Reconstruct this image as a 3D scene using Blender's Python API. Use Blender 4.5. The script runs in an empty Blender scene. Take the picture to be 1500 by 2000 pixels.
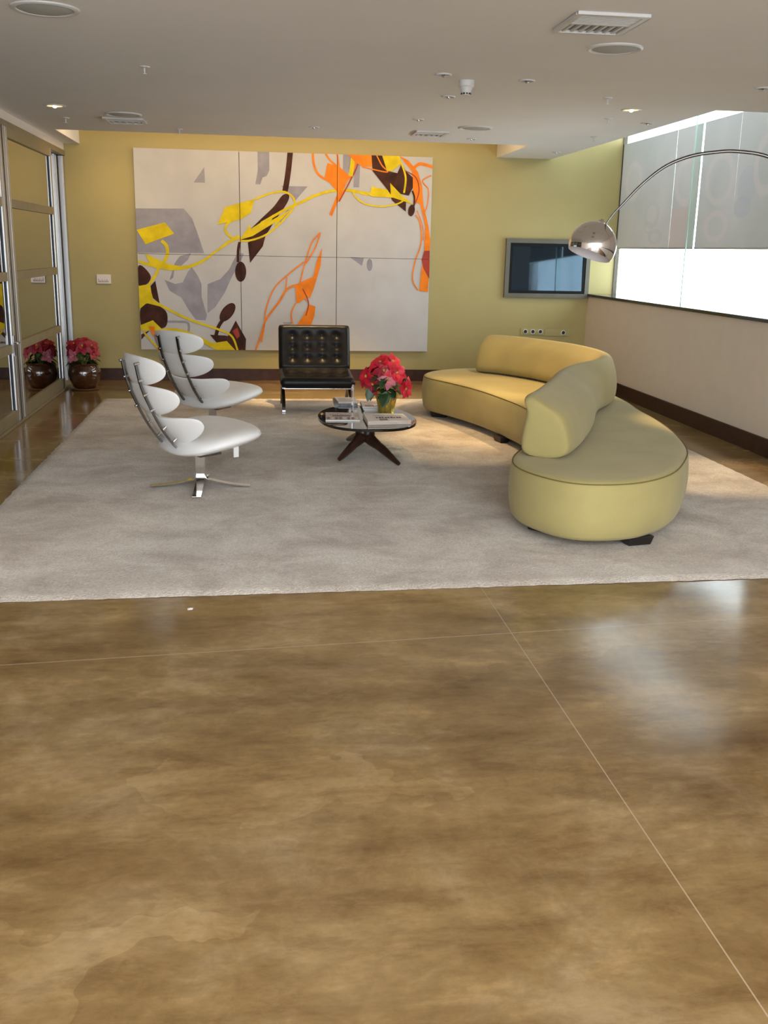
import bpy, bmesh, math, random
from mathutils import Vector, Matrix
C = bpy.context.scene.collection
PI = math.pi
rnd = random.Random(7)

# ------------------------------------------------------------------ materials
def newmat(name):
    m = bpy.data.materials.new(name); m.use_nodes = True
    nt = m.node_tree; nt.nodes.clear()
    out = nt.nodes.new('ShaderNodeOutputMaterial')
    return m, nt, out
def N(nt, typ, **kw):
    n = nt.nodes.new('ShaderNode' + typ)
    for k, v in kw.items():
        if k.startswith('i_'):
            key = k[2:]
            n.inputs[int(key) if key.isdigit() else key.replace('_', ' ')].default_value = v
        else: setattr(n, k, v)
    return n
def lk(nt, a, b): nt.links.new(a, b)
def col(c): return (c[0], c[1], c[2], 1.0)
def ramp(nt, fac, stops):
    r = N(nt, 'ValToRGB'); e = r.color_ramp.elements
    while len(e) < len(stops): e.new(0.5)
    for el, (p, c) in zip(e, stops): el.position = p; el.color = col(c)
    lk(nt, fac, r.inputs[0]); return r.outputs[0]
def math_(nt, op, a, b=None, c=None):
    n = N(nt, 'Math', operation=op)
    for i, v in enumerate((a, b, c)):
        if v is None: continue
        if isinstance(v, (int, float)): n.inputs[i].default_value = v
        else: lk(nt, v, n.inputs[i])
    return n.outputs[0]
def mixc(nt, fac, a, b, mode='MIX'):
    n = N(nt, 'Mix', data_type='RGBA', blend_type=mode)
    for idx, v in ((0, fac), (6, a), (7, b)):
        if isinstance(v, (int, float)): n.inputs[idx].default_value = v
        elif isinstance(v, tuple): n.inputs[idx].default_value = col(v)
        else: lk(nt, v, n.inputs[idx])
    return n.outputs[2]
def M(name, c, rough=0.5, metal=0.0, var=0.08, scale=6.0, bump=0.0, bscale=200.0, spec=0.5, coat=0.0, sheen=0.0, detail=3.0):
    m, nt, out = newmat(name)
    b = N(nt, 'BsdfPrincipled', i_Roughness=rough, i_Metallic=metal)
    b.inputs['Specular IOR Level'].default_value = spec
    b.inputs['Coat Weight'].default_value = coat
    b.inputs['Coat Roughness'].default_value = 0.08
    b.inputs['Sheen Weight'].default_value = sheen
    tc = N(nt, 'TexCoord')
    no = N(nt, 'TexNoise', i_Scale=scale, i_Detail=detail); lk(nt, tc.outputs['Object'], no.inputs['Vector'])
    lo = tuple(max(0, x * (1 - var)) for x in c); hi = tuple(min(1, x * (1 + var)) for x in c)
    lk(nt, ramp(nt, no.outputs['Fac'], [(0.3, lo), (0.7, hi)]), b.inputs['Base Color'])
    if bump:
        n2 = N(nt, 'TexNoise', i_Scale=bscale, i_Detail=2.0); lk(nt, tc.outputs['Object'], n2.inputs['Vector'])
        bp = N(nt, 'Bump', i_Strength=bump, i_Distance=0.004); lk(nt, n2.outputs['Fac'], bp.inputs['Height'])
        lk(nt, bp.outputs['Normal'], b.inputs['Normal'])
    lk(nt, b.outputs[0], out.inputs[0]); return m
def emit(name, c, s):
    m, nt, out = newmat(name); e = N(nt, 'Emission', i_Color=col(c), i_Strength=s); lk(nt, e.outputs[0], out.inputs[0]); return m
def glass(name, tint, base=0.04, rough=0.0, ior=1.5, gain=1.0):
    m, nt, out = newmat(name)
    tr = N(nt, 'BsdfTransparent', i_Color=col(tint)); gl = N(nt, 'BsdfGlossy', i_Roughness=rough)
    fr = N(nt, 'Fresnel', i_IOR=ior); mx = N(nt, 'MixShader')
    lk(nt, math_(nt, 'MINIMUM', math_(nt, 'MULTIPLY', fr.outputs[0], gain), 1.0), mx.inputs[0])
    lk(nt, tr.outputs[0], mx.inputs[1]); lk(nt, gl.outputs[0], mx.inputs[2])
    lk(nt, mx.outputs[0], out.inputs[0]); return m

def floor_material():
    m, nt, out = newmat('stained_concrete')
    b = N(nt, 'BsdfPrincipled', i_Roughness=0.16); b.inputs['Specular IOR Level'].default_value = 0.42
    tc = N(nt, 'TexCoord'); P = tc.outputs['Object']
    n1 = N(nt, 'TexNoise', i_Scale=0.62, i_Detail=9.0, i_Roughness=0.62, i_Distortion=0.35); lk(nt, P, n1.inputs['Vector'])
    n2 = N(nt, 'TexNoise', i_Scale=1.9, i_Detail=9.0, i_Roughness=0.66, i_Distortion=0.5); lk(nt, P, n2.inputs['Vector'])
    mp = N(nt, 'Mapping'); mp.inputs['Rotation'].default_value = (0, 0, 0.6); mp.inputs['Scale'].default_value = (0.7, 2.6, 1)
    lk(nt, P, mp.inputs['Vector'])
    n3 = N(nt, 'TexNoise', i_Scale=1.1, i_Detail=10.0, i_Roughness=0.68, i_Distortion=0.3); lk(nt, mp.outputs[0], n3.inputs['Vector'])
    n4 = N(nt, 'TexNoise', i_Scale=14.0, i_Detail=5.0, i_Roughness=0.7, i_Distortion=0.6); lk(nt, P, n4.inputs['Vector'])
    c1 = ramp(nt, n1.outputs['Fac'], [(0.34, FL[0]), (0.5, FL[1]), (0.66, FL[2])])
    c2 = ramp(nt, n2.outputs['Fac'], [(0.38, FL[3]), (0.5, FL[1]), (0.66, FL[4])])
    c3 = ramp(nt, n3.outputs['Fac'], [(0.38, FL[0]), (0.52, FL[1]), (0.66, FL[5])])
    c = mixc(nt, 0.5, c1, c2); c = mixc(nt, 0.4, c, c3)
    n5 = N(nt, 'TexNoise', i_Scale=4.2, i_Detail=10.0, i_Roughness=0.72, i_Distortion=0.25); mp2 = N(nt, 'Mapping'); mp2.inputs['Rotation'].default_value = (0, 0, -0.5); mp2.inputs['Scale'].default_value = (0.55, 1.5, 1)
    lk(nt, P, mp2.inputs['Vector']); lk(nt, mp2.outputs[0], n5.inputs['Vector'])
    c = mixc(nt, 0.75, c, ramp(nt, n5.outputs['Fac'], [(0.36, (0.66, 0.60, 0.54)), (0.47, (0.95, 0.94, 0.92)), (0.56, (1.04, 1.05, 1.05)), (0.66, (1.34, 1.38, 1.46))]), 'MULTIPLY')
    vo = N(nt, 'TexVoronoi', i_Scale=0.85); vo.distance = 'EUCLIDEAN'; ds = N(nt, 'TexNoise', i_Scale=2.5, i_Detail=6.0, i_Roughness=0.65); lk(nt, P, ds.inputs['Vector']); ds.inputs['Detail'].default_value = 3.0
    va = N(nt, 'VectorMath', operation='MULTIPLY_ADD'); lk(nt, ds.outputs['Color'], va.inputs[0]); va.inputs[1].default_value = (0.75, 0.75, 0); lk(nt, mp2.outputs[0], va.inputs[2]); lk(nt, va.outputs[0], vo.inputs['Vector'])
    sv = N(nt, 'SeparateColor'); lk(nt, vo.outputs['Color'], sv.inputs[0])
    c = mixc(nt, 0.42, c, ramp(nt, sv.outputs[0], [(0.0, (0.74, 0.68, 0.62)), (0.5, (1.0, 1.0, 1.0)), (1.0, (1.28, 1.30, 1.34))]), 'MULTIPLY')
    c = mixc(nt, 0.5, c, ramp(nt, n4.outputs['Fac'], [(0.35, (0.80, 0.78, 0.74)), (0.65, (1.15, 1.15, 1.17))]), 'MULTIPLY')
    sx = N(nt, 'SeparateXYZ'); lk(nt, P, sx.inputs[0]); X, Y = sx.outputs[0], sx.outputs[1]
    l1 = math_(nt, 'LESS_THAN', math_(nt, 'ABSOLUTE', math_(nt, 'SUBTRACT', X, 1.091)), 0.0020)
    yy = math_(nt, 'SUBTRACT', math_(nt, 'SUBTRACT', Y, 3.866), math_(nt, 'MULTIPLY', X, 0.086))
    l2 = math_(nt, 'LESS_THAN', math_(nt, 'ABSOLUTE', yy), 0.0036)
    c = mixc(nt, math_(nt, 'MULTIPLY', math_(nt, 'MAXIMUM', l1, l2), 0.6), c, (0.46, 0.37, 0.26))
    lk(nt, c, b.inputs['Base Color'])
    rr = N(nt, 'MapRange'); rr.inputs[3].default_value = 0.09; rr.inputs[4].default_value = 0.19
    lk(nt, n2.outputs['Fac'], rr.inputs[0]); lk(nt, rr.outputs[0], b.inputs['Roughness'])
    bp = N(nt, 'Bump', i_Strength=0.05, i_Distance=0.004); lk(nt, n4.outputs['Fac'], bp.inputs['Height']); lk(nt, bp.outputs[0], b.inputs['Normal'])
    lk(nt, b.outputs[0], out.inputs[0]); return m

def rug_material():
    m, nt, out = newmat('rug_pile')
    b = N(nt, 'BsdfPrincipled', i_Roughness=0.95); b.inputs['Specular IOR Level'].default_value = 0.1; b.inputs['Sheen Weight'].default_value = 0.25
    tc = N(nt, 'TexCoord'); P = tc.outputs['Object']
    mp = N(nt, 'Mapping'); mp.inputs['Scale'].default_value = (1, 1.15, 1); lk(nt, P, mp.inputs['Vector'])
    n1 = N(nt, 'TexNoise', i_Scale=2.0, i_Detail=8.0, i_Roughness=0.7, i_Distortion=0.4); lk(nt, mp.outputs[0], n1.inputs['Vector'])
    n2 = N(nt, 'TexNoise', i_Scale=95.0, i_Detail=3.0); lk(nt, P, n2.inputs['Vector'])
    c = ramp(nt, n1.outputs['Fac'], [(0.36, (0.44, 0.37, 0.305)), (0.50, (0.585, 0.515, 0.445)), (0.64, (0.70, 0.64, 0.57))])
    c = mixc(nt, 0.7, c, ramp(nt, n2.outputs['Fac'], [(0.3, (0.72, 0.71, 0.7)), (0.7, (1.22, 1.22, 1.22))]), 'MULTIPLY')
    lk(nt, c, b.inputs['Base Color'])
    bp = N(nt, 'Bump', i_Strength=0.8, i_Distance=0.012); lk(nt, n2.outputs['Fac'], bp.inputs['Height']); lk(nt, bp.outputs[0], b.inputs['Normal'])
    lk(nt, b.outputs[0], out.inputs[0]); return m

# printed figures woven into the roller shades: rings and discs at (y, z, half-width, half-height, band or 0 for solid, colour)
SHADE_FIGS = [
    (9.77, 2.335, 0.33, 0.26, 0.32, 0), (9.77, 1.885, 0.28, 0.155, 0.42, 0), (10.55, 2.36, 0.32, 0.26, 0.36, 0),
    (9.18, 2.24, 0.20, 0.175, 0, 1), (9.24, 2.05, 0.18, 0.10, 0, 1), (12.16, 1.94, 0.26, 0.21, 0, 2),
    (11.52, 1.91, 0.15, 0.075, 0.5, 2), (11.45, 2.05, 0.24, 0.16, 0.4, 3), (11.75, 2.72, 0.3, 0.35, 0.4, 3),
    (8.85, 2.4, 0.25, 0.28, 0.4, 0), (12.1, 2.45, 0.28, 0.24, 0.45, 0), (11.3, 1.80, 0.22, 0.09, 0.5, 3)]
def shade_material():
    m, nt, out = newmat('printed_shade_cloth')
    tc = N(nt, 'TexCoord'); sx = N(nt, 'SeparateXYZ'); lk(nt, tc.outputs['Object'], sx.inputs[0])
    Y, Z = sx.outputs[1], sx.outputs[2]
    no = N(nt, 'TexNoise', i_Scale=1.3, i_Detail=2.0); lk(nt, tc.outputs['Object'], no.inputs['Vector'])
    c = ramp(nt, no.outputs['Fac'], [(0.35, (0.36, 0.375, 0.37)), (0.65, (0.42, 0.42, 0.42))])
    pal = [(0.47, 0.43, 0.425), (0.335, 0.36, 0.40), (0.39, 0.385, 0.36), (0.36, 0.38, 0.375)]
    def put(c, mask, k, f=0.5): return mixc(nt, math_(nt, 'MULTIPLY', mask, f), c, pal[k])
    # a reddish oblong and a pinkish strip
    a = math_(nt, 'MULTIPLY', math_(nt, 'GREATER_THAN', Y, 10.45), math_(nt, 'LESS_THAN', Y, 10.90))
    a = math_(nt, 'MULTIPLY', a, math_(nt, 'LESS_THAN', Z, 2.10))
    c = mixc(nt, math_(nt, 'MULTIPLY', a, 0.7), c, (0.42, 0.355, 0.34))
    for y, z, ry, rz, band, k in SHADE_FIGS:
        dy = math_(nt, 'DIVIDE', math_(nt, 'SUBTRACT', Y, y), ry); dz = math_(nt, 'DIVIDE', math_(nt, 'SUBTRACT', Z, z), rz)
        r = math_(nt, 'SQRT', math_(nt, 'ADD', math_(nt, 'MULTIPLY', dy, dy), math_(nt, 'MULTIPLY', dz, dz)))
        if band: d = math_(nt, 'SUBTRACT', band / 2, math_(nt, 'ABSOLUTE', math_(nt, 'SUBTRACT', r, 1 - band / 2)))
        else: d = math_(nt, 'SUBTRACT', 1.0, r)
        mr = N(nt, 'MapRange'); mr.inputs[1].default_value = -0.02; mr.inputs[2].default_value = 0.08; lk(nt, d, mr.inputs[0])
        c = put(c, mr.outputs[0], k)
    df = N(nt, 'BsdfDiffuse'); lk(nt, c, df.inputs[0])
    tr = N(nt, 'BsdfTranslucent'); lk(nt, mixc(nt, 1.0, c, SHADE_T, 'MULTIPLY'), tr.inputs[0])
    ad = N(nt, 'AddShader'); lk(nt, df.outputs[0], ad.inputs[0]); lk(nt, tr.outputs[0], ad.inputs[1])
    lk(nt, ad.outputs[0], out.inputs[0]); return m

FL = [(0.115, 0.062, 0.020), (0.245, 0.160, 0.066), (0.40, 0.29, 0.160), (0.125, 0.068, 0.021), (0.45, 0.34, 0.21), (0.36, 0.24, 0.11)]
SHADE_T = (0.076, 0.065, 0.059)
m_floor = floor_material(); m_rug = rug_material(); m_shade = shade_material()
m_ceil = M('ceiling_paint', (0.80, 0.80, 0.80), 0.8, var=0.02, scale=1.5)
m_yellow = M('yellow_wall_paint', (0.41, 0.345, 0.140), 0.5, var=0.03, scale=2)
m_beige = M('beige_wall_paint', (0.80, 0.725, 0.66), 0.6, var=0.02)
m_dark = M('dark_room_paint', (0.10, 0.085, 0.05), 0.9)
m_base = M('dark_wood_baseboard', (0.050, 0.019, 0.011), 0.45, var=0.3, scale=12, spec=0.3)
m_cap = M('black_sill_cap', (0.012, 0.011, 0.010), 0.12, var=0.05)
m_alu = M('brushed_aluminium', (0.55, 0.55, 0.56), 0.38, metal=0.9, var=0.04)
m_alud = M('bronze_aluminium', (0.33, 0.28, 0.18), 0.45, metal=0.5, var=0.05)
m_black = M('black_gasket', (0.012, 0.011, 0.02), 0.5)
m_doorglass = glass('door_glass', (0.80, 0.83, 0.78), gain=2.4)
m_winglass = glass('window_glass', (0.97, 1.0, 0.99), gain=0.5)
m_fin = glass('green_glass_fin', (0.93, 0.985, 0.965), gain=0.5)
m_finedge = M('green_glass_edge', (0.55, 0.80, 0.70), 0.15, var=0.02)
m_chrome = M('chrome', (0.74, 0.72, 0.71), 0.07, metal=1.0, var=0.02)
m_steel = M('satin_steel', (0.21, 0.205, 0.20), 0.25, metal=1.0, var=0.04)
m_white_leather = M('white_leather', (0.90, 0.89, 0.885), 0.38, var=0.03, scale=4, bump=0.12, bscale=260)
m_black_leather = M('black_leather', (0.007, 0.0066, 0.007), 0.38, var=0.2, bump=0.12, bscale=180, spec=0.22)
m_sofa = M('mustard_sofa_cloth', (0.40, 0.335, 0.135), 0.85, var=0.07, scale=3, bump=0.25, bscale=340, spec=0.2, sheen=0.15)
m_seam = M('sofa_seam', (0.19, 0.14, 0.035), 0.9)
m_wood = M('walnut', (0.042, 0.016, 0.010), 0.30, var=0.35, scale=18)
m_block = M('black_wood', (0.012, 0.009, 0.008), 0.4)
m_tglass = glass('table_glass', (0.82, 0.88, 0.87), gain=1.7)
m_tedge = M('table_glass_edge', (0.012, 0.010, 0.009), 0.15)
m_acryl = glass('clear_acrylic', (0.80, 0.80, 0.82), gain=2.0)
m_acryl_edge = M('acrylic_edge', (0.55, 0.54, 0.56), 0.2)
m_red = M('red_bract', (0.62, 0.012, 0.035), 0.5, var=0.3, scale=16)
m_reddark = M('crimson_bract', (0.31, 0.006, 0.022), 0.5, var=0.35, scale=16)
m_pink = M('pink_bract', (0.62, 0.16, 0.22), 0.5, var=0.25, scale=16)
m_leaf = M('green_leaf', (0.022, 0.062, 0.020), 0.4, var=0.4, scale=20)
m_leaf2 = M('light_green_leaf', (0.085, 0.13, 0.025), 0.4, var=0.4, scale=20)
m_cyath = M('yellow_flower_bud', (0.55, 0.42, 0.05), 0.5)
m_foil = M('gold_foil', (0.72, 0.52, 0.10), 0.28, metal=0.75, var=0.2, scale=30, bump=0.9, bscale=60)
m_glaze = M('brown_glaze', (0.062, 0.020, 0.008), 0.10, var=0.3, scale=10, coat=1.0)
m_saucer = M('brown_saucer', (0.16, 0.065, 0.022), 0.3, coat=0.6)
m_soil = M('potting_soil', (0.02, 0.013, 0.008), 0.95, var=0.4, scale=60)
m_paper = M('newsprint', (0.80, 0.70, 0.62), 0.85, var=0.06, scale=14)
m_white = M('white_paper', (0.78, 0.76, 0.74), 0.7, var=0.03)
m_ink = M('printing_ink', (0.07, 0.06, 0.055), 0.8)
m_inkg = M('grey_printing_ink', (0.30, 0.25, 0.23), 0.8)
m_inkr = M('reddish_printing', (0.33, 0.21, 0.20), 0.6, var=0.5, scale=45)
m_cover = M('magazine_cover', (0.58, 0.50, 0.48), 0.35, var=0.45, scale=38)
m_coverd = M('dark_magazine_cover', (0.14, 0.13, 0.15), 0.35, var=0.6, scale=30)
m_fix = M('white_fixture', (0.66, 0.665, 0.67), 0.4, var=0.02)
m_fixg = M('grey_grille', (0.42, 0.44, 0.43), 0.6, var=0.15, scale=300)
m_fixd = M('grey_vent_slot', (0.20, 0.22, 0.24), 0.7)
m_blk = M('dark_reflector', (0.06, 0.045, 0.03), 0.25)
m_lit = emit('lit_lamp', (1.0, 0.62, 0.24), 2.2)
m_bulb = emit('lit_bulb', (1.0, 0.9, 0.75), 9.0)
m_tvframe = M('grey_tv_surround', (0.115, 0.11, 0.085), 0.5, metal=0.0)
m_tvblack = M('black_tv_bezel', (0.008, 0.008, 0.009), 0.6, spec=0.15)
m_marble = M('white_marble', (0.75, 0.74, 0.72), 0.2, var=0.15, scale=5, detail=8)
m_plaque = M('white_plaque', (0.74, 0.68, 0.66), 0.35, var=0.04)
m_socket = M('wall_coloured_plate', (0.42, 0.37, 0.16), 0.5, var=0.03)
m_shadein = M('white_enamel', (0.85, 0.83, 0.88), 0.4)
m_red_ac = M('indicator', (0.3, 0.02, 0.02), 0.5)
def tv_mat():
    m, nt, out = newmat('tv_screen')
    b = N(nt, 'BsdfPrincipled', i_Roughness=0.03); b.inputs['Base Color'].default_value = col((0.006, 0.009, 0.014))
    b.inputs['Specular IOR Level'].default_value = 0.75; b.inputs['Specular Tint'].default_value = col((0.55, 0.78, 1.0))
    lk(nt, b.outputs[0], out.inputs[0]); return m
m_tv = tv_mat()
# paints on the canvas
m_canvas = M('primed_canvas', (0.535, 0.54, 0.56), 0.75, var=0.06, scale=3, detail=7)
m_pgrey = M('paint_grey', (0.32, 0.32, 0.385), 0.7, var=0.12, scale=7, spec=0.15)
m_pyel = M('paint_yellow', (0.74, 0.58, 0.015), 0.6, var=0.14, scale=9, spec=0.15)
m_pbrn = M('paint_brown', (0.060, 0.021, 0.014), 0.6, var=0.4, scale=8, spec=0.15)
m_pora = M('paint_orange', (0.86, 0.235, 0.018), 0.6, var=0.14, scale=9, spec=0.15)
m_pred = M('paint_red', (0.36, 0.03, 0.01), 0.6, var=0.2)
m_gap = M('panel_shadow_gap', (0.02, 0.018, 0.018), 0.8)

# ------------------------------------------------------------------ mesh helpers
class MB:
    def __init__(s): s.v = []; s.f = []; s.mi = []; s.mats = []
    def _m(s, m):
        if m not in s.mats: s.mats.append(m)
        return s.mats.index(m)
    def add(s, vs, fs, m):
        o = len(s.v); k = s._m(m); s.v += [tuple(v) for v in vs]
        for f in fs: s.f.append(tuple(o + i for i in f)); s.mi.append(k)
    def box(s, a, b, m, mat4=None):
        x0, y0, z0 = a; x1, y1, z1 = b
        vs = [Vector(p) for p in ((x0,y0,z0),(x1,y0,z0),(x1,y1,z0),(x0,y1,z0),(x0,y0,z1),(x1,y0,z1),(x1,y1,z1),(x0,y1,z1))]
        if mat4: vs = [mat4 @ v for v in vs]
        s.add(vs, [(0,3,2,1),(4,5,6,7),(0,1,5,4),(1,2,6,5),(2,3,7,6),(3,0,4,7)], m); return s
    def loft(s, rings, m, closed=True, cap=(True, True), mcap=None):
        n = len(rings[0]); vs = [p for r in rings for p in r]; fs = []
        for i in range(len(rings) - 1):
            for j in range(n if closed else n - 1):
                k = (j + 1) % n
                fs.append((i*n+j, i*n+k, (i+1)*n+k, (i+1)*n+j))
        s.add(vs, fs, m)
        if cap[0]: s.add(rings[0], [tuple(range(n))[::-1]], mcap or m)
        if cap[1]: s.add(rings[-1], [tuple(range(n))], mcap or m)
        return s
    def tube(s, pts, r, m, seg=12, flat=None, up=None):
        pts = [Vector(p) for p in pts]; rings = []; n = len(pts); prev = None
        for i, p in enumerate(pts):
            t = (pts[min(i+1, n-1)] - pts[max(i-1, 0)]).normalized()
            if up is not None: a = Vector(up)
            elif prev is None: a = Vector((0,0,1)) if abs(t.z) < 0.9 else Vector((1,0,0))
            else: a = prev
            a = (a - t * a.dot(t)).normalized(); b = t.cross(a); prev = a
            rr = r[i] if isinstance(r, (list, tuple)) else r
            if flat:
                w, h = flat[0] * rr, flat[1] * rr
                rings.append([p + a*x*w + b*y*h for x, y in ((-1,-1),(1,-1),(1,1),(-1,1))])
            else: rings.append([p + (a*math.cos(2*PI*k/seg) + b*math.sin(2*PI*k/seg)) * rr for k in range(seg)])
        return s.loft(rings, m)
    def lathe(s, prof, m, seg=40, loc=(0,0,0), mat4=None, cap=(False, False)):
        rings = []
        for r, z in prof:
            ring = [Vector((r*math.cos(2*PI*k/seg), r*math.sin(2*PI*k/seg), z)) for k in range(seg)]
            if mat4: ring = [mat4 @ q for q in ring]
            rings.append([q + Vector(loc) for q in ring])
        return s.loft(rings, m, cap=cap)
    def build(s, name, parent=None, smooth=False, bevel=0, seg=2, sub=0, angle=40, loc=None):
        me = bpy.data.meshes.new(name); me.from_pydata(s.v, [], s.f)
        for m in s.mats: me.materials.append(m)
        me.polygons.foreach_set('material_index', s.mi)
        bm = bmesh.new(); bm.from_mesh(me)
        bmesh.ops.remove_doubles(bm, verts=bm.verts, dist=1e-6); bmesh.ops.recalc_face_normals(bm, faces=bm.faces)
        bm.to_mesh(me); bm.free()
        if smooth:
            me.polygons.foreach_set('use_smooth', [True] * len(me.polygons))
            if not sub: me.set_sharp_from_angle(angle=math.radians(angle))
        o = bpy.data.objects.new(name, me); C.objects.link(o)
        if parent: o.parent = parent
        if loc: o.location = loc
        if bevel:
            b = o.modifiers.new('bevel', 'BEVEL'); b.width = bevel; b.segments = seg; b.limit_method = 'ANGLE'; b.angle_limit = math.radians(40)
        if sub:
            b = o.modifiers.new('subsurf', 'SUBSURF'); b.levels = sub; b.render_levels = sub
        return o
def tag(o, label, cat, group=None, kind=None):
    o['label'] = label; o['category'] = cat
    if group: o['group'] = group
    if kind: o['kind'] = kind
    return o
def thing(name, label, cat, loc=(0,0,0), rz=0, group=None):
    o = bpy.data.objects.new(name, None); C.objects.link(o); o.location = loc; o.rotation_euler = (0,0,rz); o.empty_display_size = 0.1
    return tag(o, label, cat, group)
def struct(o): o['kind'] = 'structure'; return o
def dup(root, loc, rz, label, group=None):
    r = root.copy(); C.objects.link(r); r.location = loc; r.rotation_euler = (0,0,rz); r['label'] = label
    if group: r['group'] = group
    for ch in root.children:
        c = ch.copy(); C.objects.link(c); c.parent = r
        for g in ch.children:
            d = g.copy(); C.objects.link(d); d.parent = c
    return r
def catmull(pts, n=8, closed=False):
    P = [Vector(p) for p in pts]; out = []; L = len(P)
    rng = range(L if closed else L - 1)
    for i in rng:
        if closed: p0, p1, p2, p3 = P[(i-1) % L], P[i], P[(i+1) % L], P[(i+2) % L]
        else: p0, p1, p2, p3 = P[max(i-1,0)], P[i], P[i+1], P[min(i+2, L-1)]
        for k in range(n):
            t = k / n
            out.append(0.5*((2*p1) + (-p0+p2)*t + (2*p0-5*p1+4*p2-p3)*t*t + (-p0+3*p1-3*p2+p3)*t**3))
    if not closed: out.append(P[-1].copy())
    return out

# ------------------------------------------------------------------ the room
CZ, YW, XL, XR, XWIN = 2.71, 12.53, -2.15, 4.20, 4.53
struct(MB().box((-5.2, -4.2, -0.12), (4.9, 12.75, 0), m_floor).build('floor'))
c = MB()
c.box((XL, 1.0, CZ), (3.62, 11.05, 3.40), m_ceil); c.box((3.62, 1.0, CZ), (4.9, 8.0, 3.40), m_ceil)
c.box((XL, 11.05, CZ), (-1.97, 12.55, 3.40), m_ceil); c.box((2.94, 11.05, CZ), (3.62, 12.55, 3.40), m_ceil)
c.box((-1.97, 11.05, 3.06), (2.94, 12.55, 3.40), m_ceil); c.box((3.62, 8.0, 3.32), (4.9, 12.55, 3.40), m_ceil)
struct(c.build('ceiling'))
struct(MB().box((-5.2, YW, 0), (XWIN + 0.045, YW + 0.15, 3.40), m_yellow).build('wall_back'))
struct(MB().box((XL - 0.12, -4.2, 2.60), (XL, 12.53, 3.40), m_beige).build('wall_left'))
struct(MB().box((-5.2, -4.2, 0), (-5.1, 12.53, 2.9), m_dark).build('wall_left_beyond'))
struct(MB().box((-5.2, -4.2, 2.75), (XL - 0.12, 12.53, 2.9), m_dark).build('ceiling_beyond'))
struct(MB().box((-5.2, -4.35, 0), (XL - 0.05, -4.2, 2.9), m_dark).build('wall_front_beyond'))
struct(MB().box((XR, -3.15, 0), (XWIN + 0.12, YW, 1.08), m_beige).build('wall_right'))
struct(MB().box((XWIN, -4.2, 1.08), (XWIN + 0.15, 8.42, 3.40), m_beige).build('wall_right_upper'))
struct(MB().box((XR - 0.02, 2.0, 1.08), (XWIN + 0.12, YW, 1.112), m_cap).build('trim_1', bevel=0.004))
fw = MB()
fw.box((XL, -3.15, 0), (-2.0, -3.0, 5.2), m_beige); fw.box((4.4, -3.15, 0), (4.68, -3.0, 5.2), m_beige)
fw.box((-2.0, -3.15, 0), (4.4, -3.0, 0.1), m_beige); fw.box((XL - 0.12, -3.15, 5.2), (4.68, 1.0, 5.3), m_beige)
fw.box((XL - 0.12, -3.15, 3.4), (XL, 1.0, 5.2), m_beige); fw.box((XWIN, -3.15, 3.4), (XWIN + 0.15, 1.0, 5.2), m_beige); fw.box((XL, 0.9, 3.4), (XWIN, 1.0, 5.2), m_beige)
struct(fw.build('wall_front'))
struct(MB().box((XL, YW - 0.018, 0), (XR, YW, 0.142), m_base).build('baseboard_back', bevel=0.003))
struct(MB().box((XR - 0.02, -4.0, 0), (XR, YW - 0.02, 0.15), m_base).build('baseboard_right', bevel=0.003))
# window: glazing, corner post, glass fins
w = struct(MB().box((XWIN + 0.03, 8.42, 1.112), (XWIN + 0.042, YW, 3.32), m_winglass).build('window_1'))
MB().box((XWIN - 0.012, YW - 0.016, 1.112), (XWIN + 0.03, YW, 3.32), m_blk).build('window_frame', w)
for y in (10.22,):
    f = MB().box((XWIN - 0.085, y - 0.006, 1.112), (XWIN - 0.02, y + 0.006, 3.32), m_fin)
    f.box((XWIN - 0.094, y - 0.008, 1.112), (XWIN - 0.085, y + 0.008, 3.32), m_finedge)
    f.build('glass_fin', w)

# left glazed door wall
def glazed_door(name, y0, y1, x, rails, handle=False):
    t = 0.028; top = 2.575; bot = 0.03
    r = bpy.data.objects.new(name, None); C.objects.link(r); r['kind'] = 'structure'; r.location = (x, y0, 0)
    w = y1 - y0; sw = 0.075
    for a, b in ((0, sw), (w - sw, w)):
        q = MB().box((-t, a, bot), (t, b, top), m_alu)
        q.build('stile', r, bevel=0.003)
    MB().box((-t, sw, top - 0.085), (t, w - sw, top), m_alud).build('top_rail', r, bevel=0.002)
    MB().box((-t, sw, bot), (t, w - sw, bot + 0.11), m_alud).build('bottom_rail', r, bevel=0.002)
    for z in rails: MB().box((-t, sw, z - 0.038), (t, w - sw, z + 0.038), m_alud).build('middle_rail', r, bevel=0.002)
    zs = [bot + 0.11] + [q for z in rails for q in (z - 0.038, z + 0.038)] + [top - 0.085]
    g = MB(); k = MB()
    for i in range(0, len(zs), 2):
        g.box((-0.005, sw, zs[i]), (0.005, w - sw, zs[i+1]), m_doorglass)
        k.box((-0.009, w - sw - 0.016, zs[i]), (0.015, w - sw, zs[i+1]), m_black)
    g.build('glass_pane', r); k.build('gasket', r)
    if handle:
        h = MB().box((t, w - 0.062, 0.62), (t + 0.012, w - 0.012, 0.80), m_steel)
        h.tube([(t, w - 0.035, 0.74), (t + 0.05, w - 0.035, 0.74), (t + 0.055, w - 0.12, 0.74)], 0.009, m_steel)
        h.build('handle', r, smooth=True)
    return r
RAILS = (0.685, 1.31, 1.935)
glazed_door('door_1', 9.56, 11.62, XL - 0.005, RAILS)
glazed_door('door_2', 7.28, 9.34, XL - 0.005, RAILS, True)
glazed_door('door_3', 5.16, 7.22, XL - 0.005, RAILS)
d = bpy.data.objects.new('door_4', None); C.objects.link(d); d['kind'] = 'structure'; d.location = (XL - 0.075, 11.62, 0)
MB().box((-0.02, 0.0, 0.03), (0.02, 0.06, 2.57), m_alud).build('stile', d)
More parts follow.
